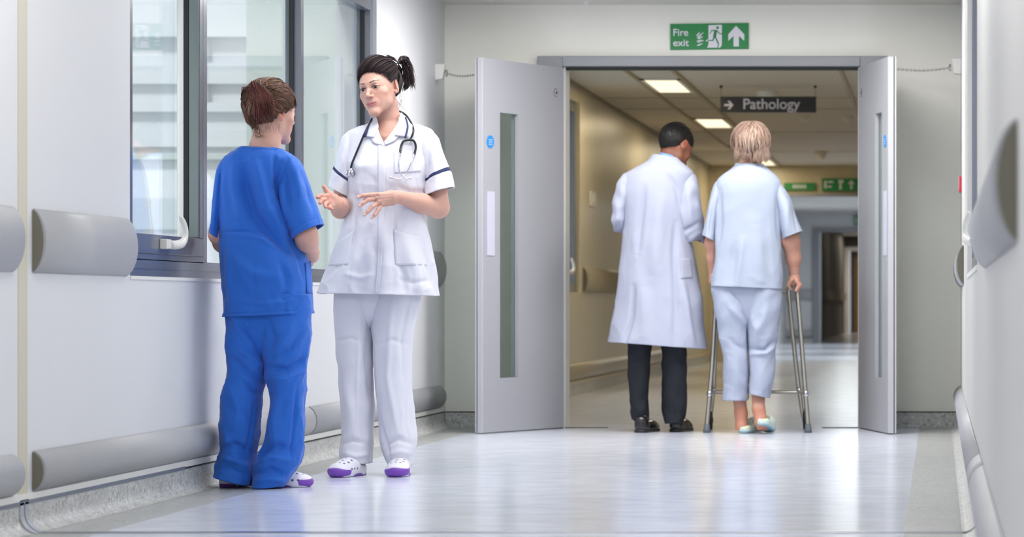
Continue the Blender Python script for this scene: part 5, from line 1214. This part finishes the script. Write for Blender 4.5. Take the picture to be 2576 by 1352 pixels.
# ================================================================ DOCTOR
def person_doctor():
    D = 16.62; P = lambda x, y, dd=0.: W(x, y, D+dd)
    e = empty('person', (X(1655, D), D, 0), 'person with short black hair in a long white lab coat, walking away, head bowed', 'person')
    O = P(1698, 371, .04); Mx = head_frame((.56, .55, -.62), (.22, .45, .85)); sc = 1.04
    b = Sdf()
    b.chain([P(1668, 425, 0), P(1680, 405, .01), P(1692, 385, .03)], [.062, .054, .054], .02)
    b.ell(P(1655, 510, 0), (.11, .08, .13), k=.02).ell(P(1655, 640, 0), (.12, .085, .18), k=.03).cone(P(1610, 462), P(1705, 458), .035, .035, .03)
    b.chain([P(1612, 700), P(1608, 900), P(1610, 1050)], [.075, .045, .034], .02).chain([P(1695, 700), P(1697, 900), P(1698, 1050)], [.075, .045, .034], .02)
    b.cone(P(1610, 1050), P(1615, 1074, .03), .034, .03, .02).cone(P(1698, 1050), P(1700, 1072, .04), .034, .03, .02)
    b.chain([P(1588, 475), P(1566, 530), P(1564, 560, .02), P(1620, 580, .2)], [.03, .034, .034, .026], .02)
    b.chain([P(1722, 470), P(1738, 530), P(1738, 585, .0), P(1765, 598, .12)], [.03, .036, .036, .026], .02)
    b.cone(P(1765, 598, .12), P(1774, 600, .16), .024, .02, .01)
    for q in range(4): b.chain([P(1772, 594+q*4, .17), P(1780, 596+q*4, .19), P(1784, 600+q*4, .18)], [.010, .009, .007], .003)
    b.chain([P(1770, 592, .16), P(1776, 588, .18), P(1782, 590, .18)], [.011, .010, .008], .003)
    head(b, O, Mx, sc, male=True)
    z = lambda y: Z(y, D)
    V, Fc = b.mesh([((X(1520, D), D-.2, .04), (X(1800, D), D+.35, z(415)), .008), ((O[0]-.17, O[1]-.16, z(440)), (O[0]+.17, O[1]+.18, z(295)), .0028)])
    col = skin_cols(V, '#7d4e3a', 4); p = local(V, O, Mx, sc)
    for q in (-1, 1):
        col = mixc(col, blob(p, (q*.080, -.004, .0), (.012, .02, .034), .4)*.4, '#a8583e'); col = mixc(col, blob(p, (q*.030, .085, .024), (.022, .02, .004), .3)*.9, '#17100e')
    col[V[:, 2] < .35] = sh('#1d1e24')
    beard = blob(p, (0, .05, -.085), (.07, .08, .045), .4)*.35; col = mixc(col, beard, '#3a2a26')
    body = mesh_obj('body', V, Fc, M['skin'], e, smooth=True, col=col)
    for q in (-1, 1): eyeball('eye', O+Mx@(np.array([q*.031, .0752, .0])*sc), .0118*sc, Mx[:, 1]+Mx[:, 2]*-.3, body)
    H = Hair(O, Mx, sc); c = np.array([0, -.014, .034]); r = np.array([.079, .100, .092]); rr = random.Random(9)
    p0 = np.array([0, .085, .066]); nv = np.array([0, -.64, .77]); nn = nrm(nv); keep = lambda Q: ((Q-p0)@nn > .0) & ~((np.abs(Q[..., 0]) > .06) & (Q[..., 1] > -.02) & (Q[..., 1] < .03) & (Q[..., 2] < .028))
    H.cap(c, r, keep, np.array(sh('#0b0808')))
    def cc(): return np.array(sh(rr.choice(['#17110f', '#0f0b0b', '#211917'])))*rr.uniform(.4, 1.0)
    for i in range(3000):
        n0 = nrm(np.array([rr.gauss(0, .8), rr.gauss(0, .8), rr.uniform(-.5, 1)])); Q = c+n0*r
        if (Q-p0)@nn < .006 or (abs(Q[0]) > .05 and -.02 < Q[1] < .03 and Q[2] < .03): continue
        topf = max(0, Q[2]-.03)/.09; d_ = np.array([rr.gauss(0, .3), .6*topf+.1, -.9+1.3*topf]); d_ = d_-n0*(d_@n0)*.9; d_ = nrm(d_); L_ = .007+.016*topf*rr.random()
        n1 = n0*(.25+.7*topf)
        H.lock(cr_spline(np.array([Q, Q+(d_*.6+n1*.5)*L_, Q+(d_+n1*.3)*L_*1.6]), 6), prof(6, .0012, .0009, .0002), cc(), n=4)
    H.build('hair', M['hair'], body)
    for q in (-1, 1):
        pass
    # trousers
    A = fold(loft(D, [(1570, 820, 1650, 820, .09, 0), (1577, 870, 1640, 870, .085, 0), (1581, 950, 1635, 950, .08, 0), (1585, 1010, 1630, 1010, .08, .005), (1585, 1035, 1633, 1040, .082, .01), (1588, 1055, 1632, 1060, .085, .01)], 80, 80, 2.2), rnd=(.002, .004, (2, 3, 5), .8), seed=51, cr=(.004, .008, .12), fine=(.003, 4, 3))
    B = fold(loft(D, [(1655, 820, 1735, 820, .09, 0), (1664, 870, 1728, 870, .085, 0), (1666, 950, 1728, 950, .08, 0), (1666, 1010, 1728, 1010, .08, .005), (1668, 1040, 1725, 1040, .082, .01), (1674, 1066, 1716, 1062, .085, .01)], 80, 80, 2.2), rnd=(.002, .004, (2, 3, 5), .8), seed=52, cr=(.004, .008, .12), fine=(.003, 4, 3))
    t_ = sheet('trousers', B, M['darkcloth'], e); sheet('trouser_leg', A, M['darkcloth'], t_)
    # shirt collar
    Cl = loft(D, [(1654, 404, 1706, 412, .068, .0), (1657, 392, 1704, 400, .062, .005), (1661, 384, 1700, 393, .058, .01)], 12, 60, 2.1); sheet('shirt_collar', Cl, M['shirt'], e, thick=.004)
    # coat
    T = fold(loft(D, [(1640, 396, 1712, 404, .070, .0), (1622, 408, 1724, 414, .085, .0), (1594, 424, 1738, 426, .10, .0), (1572, 440, 1746, 440, .11, .0), (1565, 475, 1738, 475, .118, .0), (1568, 540, 1732, 540, .122, .005), (1566, 600, 1736, 600, .125, .01), (1560, 680, 1750, 680, .135, .01), (1550, 760, 1762, 760, .15, .01), (1538, 820, 1770, 825, .165, .01), (1528, 860, 1776, 878, .175, .01)], 180, 150, 2.3),
             folds=[([(1622, 470), (1612, 560), (1605, 640)], 7, -.010), ([(1665, 480), (1650, 600), (1648, 700)], 18, .012), ([(1700, 560), (1695, 640), (1700, 760), (1695, 880)], 7, -.010), ([(1595, 720), (1590, 800), (1570, 872)], 5, -.014), ([(1715, 700), (1730, 800), (1745, 880)], 9, .012), ([(1620, 720), (1625, 800), (1625, 880)], 16, .008), ([(1680, 440), (1700, 470), (1710, 520)], 6, -.006)],
             rnd=(.001, .010, (3, 4, 6), .6), seed=53, cr=(.005, .008, .2), fine=(.002, 3, 4))
    coat = sheet('lab_coat', T, M['coat'], e)
    Cc = loft(D, [(1626, 412, 1722, 424, .092, .0), (1632, 402, 1718, 412, .082, .002), (1640, 391, 1712, 400, .073, .004), (1645, 388, 1706, 397, .068, .006)], 20, 80, 2.2); sheet('coat_collar', Cc, M['coat'], coat, thick=.006)
    S1 = fold(loft(D, [(1590, 436, 1600, 440, .03, 0), (1568, 440, 1600, 456, .06, 0), (1553, 468, 1590, 490, .075, 0), (1543, 520, 1580, 525, .078, 0), (1540, 560, 1573, 566, .075, .01), (1548, 580, 1585, 572, .065, .06), (1580, 590, 1605, 570, .05, .14)], 90, 80, 2.2), folds=[([(1560, 560), (1552, 572), (1548, 580)], 4, -.005)], rnd=(.002, .004, (2, 3), .8), seed=54, cr=(.005, .009, .14), fine=(.003, 4, 3))
    S2 = fold(loft(D, [(1725, 436, 1716, 440, .03, 0), (1746, 438, 1712, 460, .06, 0), (1757, 468, 1705, 495, .08, 0), (1764, 520, 1704, 540, .085, 0), (1768, 565, 1708, 585, .082, .01), (1769, 598, 1722, 610, .07, .05), (1768, 612, 1755, 585, .05, .11)], 90, 80, 2.2), folds=[([(1712, 585), (1735, 575), (1762, 560)], 6, -.007), ([(1722, 612), (1745, 596), (1768, 580)], 5, .005), ([(1730, 470), (1735, 520), (1735, 560)], 8, .006)], rnd=(.002, .004, (2, 3), .8), seed=55, cr=(.005, .009, .14), fine=(.003, 4, 3))
    for SV in (S1, S2): sheet('coat_sleeve', SV, M['coat'], coat)
    sf = Surf(T); patch('pocket', [(1711, 652), (1736, 650), (1742, 700), (1713, 702)], sf, M['coat'], coat, off=.003, thick=.002)
    def shoe(x, dd, yw, lift):
        f_ = nrm([math.sin(yw), math.cos(yw), 0]); Mx = np.stack([np.array([f_[1], -f_[0], 0]), f_, [0, 0, 1.]], 1); O = np.array([X(x, D+dd), D+dd, 0])
        s = Sdf(Mx, O); s.cone((0, .035, .030), (0, .21, .022), .036, .038, .02).ell((0, .04, .055), (.038, .045, .045), k=.015).ell((0, .14, .035), (.042, .08, .036), k=.015)
        lo = O-.30; hi = O+.30; lo[2] = -.002; hi[2] = .11; d = s.grid(lo, hi, .004); zz = lo[2]+np.arange(d.shape[2])*.004; d = np.maximum(d, (.016-zz)[None, None].astype(np.float32)); V, Fc = surfnet(d, lo, .004); V[:, 2] += lift
        o = mesh_obj('shoe', V, Fc, M['leather'], e, smooth=True)
        s2 = Sdf(Mx, O); s2.cone((0, .035, .010), (0, .21, .010), .040, .042, .005); d = s2.grid(lo, hi, .004); d = np.maximum(d, np.maximum(.001-zz, zz-.018)[None, None].astype(np.float32)); V, Fc = surfnet(d, lo, .004); V[:, 2] += lift
        mesh_obj('sole', V, Fc, M['black'], o, smooth=True)
    shoe(1608, -.10, .26, 0); shoe(1697, -.0, .22, 0)

# ================================================================ LADY
def person_lady():
    D = 16.5; P = lambda x, y, dd=0.: W(x, y, D+dd)
    e = empty('person', (X(1890, D), D, 0), 'person with short pale blonde hair in light blue nightwear, walking away with a frame', 'person')
    O = P(1890, 366, .0); Mx = head_frame((.05, 1, -.12), (0, .05, 1)); sc = .96
    b = Sdf()
    b.chain([P(1885, 450, 0), P(1887, 420, 0), P(1889, 395, .01)], [.070, .056, .056], .02)
    b.cone(P(1880, 450), P(1830, 480), .035, .03, .03).cone(P(1890, 450), P(1940, 480), .035, .03, .03)
    b.ell(P(1880, 545), (.13, .09, .15), k=.02).ell(P(1878, 670), (.14, .10, .14), k=.03)
    b.chain([P(1845, 720), P(1850, 870), P(1856, 960, .0), P(1864, 1040, -.01), P(1866, 1072, -.02)], [.065, .05, .042, .033, .034], .02)
    b.chain([P(1915, 720), P(1918, 870), P(1908, 950), P(1908, 1030, -.07), P(1914, 1058, -.09)], [.065, .05, .042, .033, .034], .02)
    b.chain([P(1866, 1078, -.03), P(1872, 1086, .05), P(1885, 1087, .12)], [.030, .027, .022], .02).chain([P(1914, 1066, -.10), P(1918, 1076, -.03), P(1922, 1086, .06)], [.030, .027, .022], .02)
    b.chain([P(1952, 495), P(1978, 560), P(1988, 605, .0)], [.032, .042, .050], .02).chain([P(1989, 605), P(1996, 650, .03), P(1998, 690, .05)], [.050, .040, .028], .02)
    b.ell(P(1998, 706, .05), (.034, .040, .032), k=.015)
    for q, (x, dd) in enumerate(((2011, .07), (2012, .045), (2011, .02), (2009, -.005))):
        b.chain([P(2004, 707, dd), P(x+1, 718, dd+.002), P(x-6, 731, dd)], [.012, .0115, .0095], .003)
    b.chain([P(1992, 704, .01), P(1984, 716, .02), P(1988, 728, .03)], [.013, .0115, .009], .004)
    b.chain([P(1818, 495), P(1796, 560), P(1791, 610)], [.03, .034, .038], .02).chain([P(1791, 610), P(1793, 650, .03), P(1795, 695, .06)], [.036, .032, .026], .02)
    b.ell(P(1795, 708, .06), (.028, .040, .028), k=.015)
    for q in range(4): b.chain([P(1797, 712, .03+q*.02), P(1800, 722, .03+q*.02), P(1796, 732, .03+q*.02)], [.011, .010, .008], .003)
    head(b, O, Mx, sc)
    z = lambda y: Z(y, D)
    V, Fc = b.mesh([((X(1750, D), D-.2, .015), (X(2045, D), D+.22, z(420)), .007), ((O[0]-.15, O[1]-.15, z(440)), (O[0]+.15, O[1]+.15, z(300)), .003),
                    ((X(1975, D), D-.08, z(742)), (X(2028, D), D+.14, z(690)), .0025)])
    col = skin_cols(V, '#b98a78', 6)
    h_ = V[:, 2] < .14; col[h_] = col[h_]*.5+np.array(sh('#c07c64'))*.5
    body = mesh_obj('body', V, Fc, M['skin'], e, smooth=True, col=col)
    for q in (-1, 1): eyeball('eye', O+Mx@(np.array([q*.031, .0752, .0])*sc), .0118*sc, Mx[:, 1], body)
    H = Hair(O, Mx, sc); c = np.array([0, -.018, .022]); r = np.array([.106, .122, .110]); rr = random.Random(12)
    keep = lambda Q: (Q[..., 1] < .045+.5*(Q[..., 2])) & (Q[..., 2] > -.092)
    H.cap(c, r*.96, keep, np.array(sh('#8f6c58')))
    def cc(): return np.array(sh(rr.choice(['#b89f8c', '#a88a78', '#c6b09e', '#927263', '#83645a', '#bfa695'])))*rr.uniform(.6, .95)
    crown = nrm(np.array([.05, -.35, 1]))
    for i in range(1500):
        a = rr.uniform(0, 2*math.pi); el = rr.uniform(-1.15, .5)
        end = nrm(np.array([math.cos(a)*math.cos(el), math.sin(a)*math.cos(el), math.sin(el)])); Q = c+end*r
        if not keep(Q): continue
        st = nrm(crown*rr.uniform(.5, 1)+end*rr.uniform(0, .7)+np.array([rr.gauss(0, .05), rr.gauss(0, .05), 0]))
        tt_ = np.linspace(0, 1, 14); phs = 2.2*math.sin(a*2.3)+3*el; A_ = .085+.03*math.sin(5*a)
        w_ = np.outer(np.sin(tt_*6.5+phs)*tt_, [A_*-math.sin(a), A_*math.cos(a), .03])+rr.gauss(0, .008)
        L = ell_path(st, end, 14, c, r*rr.uniform(.98, 1.04), lift=rr.uniform(0, .05)+.03*math.sin(4*a+3*el), wob=w_)
        H.lock(L, prof(14, .0010, rr.uniform(.0018, .0042), .0006), cc(), squash=.5)
    for i in range(260):
        x0 = rr.uniform(1850, 1932); sgn = 1 if x0 > 1880 else -.6
        Q = np.array([P(x0*.9+189+rr.gauss(0, 4), 352+rr.gauss(0, 8), -.118), P(x0*.97+57+rr.gauss(0, 3), 387, -.10), P(x0+rr.gauss(0, 4), 398+rr.uniform(-6, 8)+(9 if x0 > 1890 else 0), -.085)])
        H.lock(cr_spline(Q, 8), prof(8, .0008, rr.uniform(.0016, .0034), .0004), cc(), local=False, squash=.5)
    H.build('hair', M['hair'], body)
    # trousers
    A = fold(loft(D, [(1790, 690, 1885, 690, .12, 0), (1790, 728, 1885, 728, .12, 0), (1797, 780, 1884, 780, .12, 0), (1808, 840, 1881, 845, .10, 0), (1818, 890, 1882, 890, .09, 0), (1820, 950, 1884, 950, .085, 0), (1821, 1008, 1881, 1008, .085, 0)], 110, 90, 2.25),
             folds=[([(1845, 735), (1868, 760), (1880, 790)], 4, -.012), ([(1835, 770), (1860, 800), (1878, 820)], 8, .008), ([(1830, 850), (1850, 870), (1876, 880)], 7, -.005), ([(1850, 880), (1850, 940), (1852, 1000)], 14, .005)], rnd=(.002, .003, (2, 3), .8), seed=61, cr=(.005, .006, .14, (1, 1, .8), .5), fine=(.003, 4, 3))
    B = fold(loft(D, [(1870, 690, 1967, 690, .12, 0), (1874, 728, 1967, 728, .12, 0), (1878, 790, 1963, 790, .12, 0), (1882, 850, 1956, 855, .10, -.005), (1884, 890, 1950, 892, .09, -.01), (1887, 940, 1947, 940, .085, -.02), (1882, 990, 1937, 1002, .085, -.03)], 110, 90, 2.25),
             folds=[([(1955, 855), (1925, 880), (1888, 878)], 5, -.010), ([(1950, 872), (1925, 890), (1890, 892)], 4, .008), ([(1890, 790), (1905, 830), (1900, 870)], 9, .008), ([(1930, 760), (1920, 810), (1905, 840)], 10, .006), ([(1912, 900), (1915, 940), (1912, 985)], 14, .006)], rnd=(.002, .003, (2, 3), .8), seed=62, cr=(.005, .006, .14, (1, 1, .8), -.5), fine=(.003, 4, 3))
    ST = loft(D, [(1794, 690, 1963, 690, .118, 0), (1795, 735, 1962, 735, .118, 0), (1808, 775, 1945, 775, .10, 0), (1840, 812, 1918, 812, .07, 0), (1872, 838, 1890, 838, .02, 0)], 40, 90, 2.3)
    t_ = sheet('trousers', A, M['pale2'], e); sheet('trouser_seat', ST, M['pale2'], t_); sheet('trouser_leg', B, M['pale2'], t_)
    T = fold(loft(D, [(1846, 418, 1927, 420, .075, 0), (1835, 428, 1938, 430, .09, 0), (1812, 446, 1956, 448, .11, 0), (1800, 470, 1966, 470, .125, 0), (1798, 530, 1968, 530, .13, 0), (1797, 600, 1968, 600, .135, 0), (1797, 650, 1967, 650, .14, 0), (1790, 690, 1969, 690, .145, 0), (1785, 720, 1969, 728, .15, 0)], 150, 140, 2.35),
             folds=[([(1812, 480), (1812, 560), (1806, 620)], 6, -.008), ([(1955, 490), (1958, 560), (1962, 620)], 6, -.008), ([(1870, 600), (1862, 660), (1855, 715)], 7, .008), ([(1850, 600), (1842, 660), (1832, 715)], 9, -.006), ([(1905, 560), (1910, 640), (1915, 720)], 16, .007), ([(1963, 690), (1965, 710), (1966, 728)], 2, -.006)],
             rnd=(.001, .005, (3, 4, 6), .7), seed=63, cr=(.004, .007, .18), fine=(.002, 3, 4))
    shirt = sheet('nightshirt', T, M['pale'], e)
    Cl = loft(D, [(1842, 436, 1934, 438, .092, 0), (1845, 424, 1930, 426, .082, 0), (1850, 411, 1922, 413, .070, .005)], 16, 70, 2.2); sheet('collar', Cl, M['pale'], shirt, thick=.005)
    S1 = fold(loft(D, [(1822, 452, 1830, 456, .03, 0), (1800, 462, 1826, 480, .06, 0), (1786, 500, 1812, 515, .08, 0), (1777, 550, 1803, 560, .09, 0), (1768, 592, 1797, 607, .092, 0)], 80, 80, 2.2), folds=[([(1796, 500), (1790, 550), (1786, 590)], 5, -.005)], rnd=(.001, .004, (2, 3), .8), seed=64, cr=(.004, .005, .14))
    S2 = fold(loft(D, [(1945, 450, 1936, 456, .03, 0), (1968, 465, 1942, 482, .06, 0), (1988, 500, 1952, 525, .085, 0), (2004, 545, 1960, 570, .095, 0), (2020, 582, 1967, 603, .095, 0)], 80, 80, 2.2), folds=[([(1975, 500), (1980, 550), (1985, 590)], 7, .006), ([(1995, 520), (2002, 560), (2006, 585)], 4, -.004)], rnd=(.001, .004, (2, 3), .8), seed=65, cr=(.004, .005, .14))
    for SV in (S1, S2): sheet('sleeve', SV, M['pale'], shirt)
    def slipper(x, dd, lift, tilt, yw):
        f_ = nrm([math.sin(yw), math.cos(yw), -tilt]); r_ = nrm(np.cross(f_, [0, 0, 1.])); Mx = np.stack([r_, f_, np.cross(r_, f_)], 1); O = np.array([X(x, D+dd), D+dd, lift])
        s = Sdf(Mx, O); s.cone((0, .03, .022), (0, .19, .022), .036, .042, .01).ell((0, .15, .045), (.046, .065, .038), k=.015).ell((0, .055, .064), (.034, .07, .045), k=.008, op='-')
        s.ell((0, .1, -.03), (.2, .3, .032), k=.004, op='-')
        lo = O-.28; hi = O+.30; lo[2] = -.01; hi[2] = .2; V, Fc = surfnet(s.grid(lo, hi, .004), lo, .004); V[:, 2] += max(0, .001-V[:, 2].min())
        p = local(V, O, Mx); chk = (np.floor(p[:, 0]/.014)+np.floor(p[:, 1]/.014)+np.floor(p[:, 2]/.014)) % 2
        col = np.where(chk[:, None] > 0, np.array(sh('#d9dfae')), np.array(sh('#b9cfe6'))); col[p[:, 2] < .012] = sh('#8fb8cc'); mesh_obj('slipper', V, Fc, M['slip'], e, smooth=True, col=col)
    slipper(1867, -.06, .003, .0, .35); slipper(1917, -.14, .045, .22, .12)
    # ---- walking frame
    wf = empty('walking_frame', (X(1900, 16.75), 16.75, 0), 'metal walking frame with grey rubber feet, held by the person in light blue', 'walking frame')
    q_ = lambda x, y, d: W(x, y, d)
    DB, DF = 16.55, 17.02; rt = .0125
    def leg(nm, pts, r=rt, m=None, n=24):
        V, Fc = tube(cr_spline(np.array(pts), n), r, 12); return mesh_obj(nm, V, Fc, m or M['dull'], wf, smooth=True)
    FR = np.array([X(2026, DF), DF, .0]); BR = q_(2033, 1088, DB); BL = q_(1778, 1088, DB)
    top = lambda x, y, d: q_(x, y, d)
    # right side: rear leg bends over the hand grip into the front leg
    leg('frame_tube', [q_(2033, 1075, DB), q_(2027, 1000, DB+.01), q_(2016, 860, DB+.03), q_(2006, 745, DB+.05), q_(2001, 724, DB+.08), q_(1997, 717, DB+.16), q_(1991, 716, DB+.26), q_(1986, 722, DB+.33), q_(1984, 740, DB+.36), q_(1996, 860, DB+.40), q_(2010, 985, DF-.03)], n=90)
    leg('grip', [q_(2000, 717, DB+.10), q_(1992, 716, DB+.24)], .0175, M['black'], 6)
    leg('frame_tube', [q_(1778, 1075, DB), q_(1785, 1000, DB+.01), q_(1793, 900, DB+.03), q_(1802, 745, DB+.05), q_(1804, 724, DB+.08), q_(1805, 717, DB+.16), q_(1806, 716, DB+.26), q_(1807, 722, DB+.33), q_(1808, 740, DB+.36), q_(1800, 860, DB+.40), q_(1795, 985, DF-.03)], n=90)
    leg('grip', [q_(1804, 717, DB+.10), q_(1806, 716, DB+.24)], .0175, M['black'], 6)
    for x1, x2 in ((2010, 2024), (1795, 1785)):
        leg('front_leg', [q_(x1, 980, DF-.03), q_((x1+x2)/2, 1030, DF-.01), q_(x2, 1062, DF)], .0115, M['dull'], 8)
        leg('front_leg_collar', [q_(x1, 978, DF-.03), q_(x1, 990, DF-.03)], .016, M['chrome'], 4)
        xx = X(x2+2, DF); V, Fc = tube([(xx-.012, DF+.0, .052), (xx-.011, DF, .052), (xx+.011, DF, .052), (xx+.012, DF, .052)], [.046, .052, .052, .046], 28); w_ = mesh_obj('wheel', V, Fc, M['black'], wf, smooth=True)
        V, Fc = tube([(xx-.016, DF, .052), (xx+.016, DF, .052)], .014, 14); mesh_obj('hub', V, Fc, M['rubber'], w_)
    for x1, y1, x2, y2 in ((2027, 985, 2033, 1085), (1785, 985, 1778, 1085)):
        leg('leg_collar', [q_(x1, y1, DB+.01), q_(x1+.5, y1+12, DB+.01)], .0155, M['chrome'], 4)
        ft = q_(x2, 1086, DB); V, Fc = tube([(ft[0], ft[1], .001), (ft[0], ft[1], .012), (ft[0], ft[1], .05)], [.021, .020, .015], 18); mesh_obj('rubber_foot', V, Fc, M['rubber'], wf, smooth=True)
    leg('cross_bar', [q_(2010, 986, DF-.03), q_(2000, 987, DF-.03), q_(1900, 987, DF-.03), q_(1800, 987, DF-.03), q_(1795, 986, DF-.03)], .0095)
    leg('cross_bar', [q_(1984, 740, DB+.36), q_(1975, 737, DB+.37), q_(1900, 736, DB+.37), q_(1815, 737, DB+.37), q_(1808, 740, DB+.36)], .0115)
    for x1, x2 in ((2026, 2010), (1786, 1796)): leg('side_bar', [q_(x1, 992, DB+.01), q_((x1+x2)/2, 988, (DB+DF)/2), q_(x2, 986, DF-.03)], .0095, M['dull'], 8)
person_blue(); person_doctor(); person_lady()
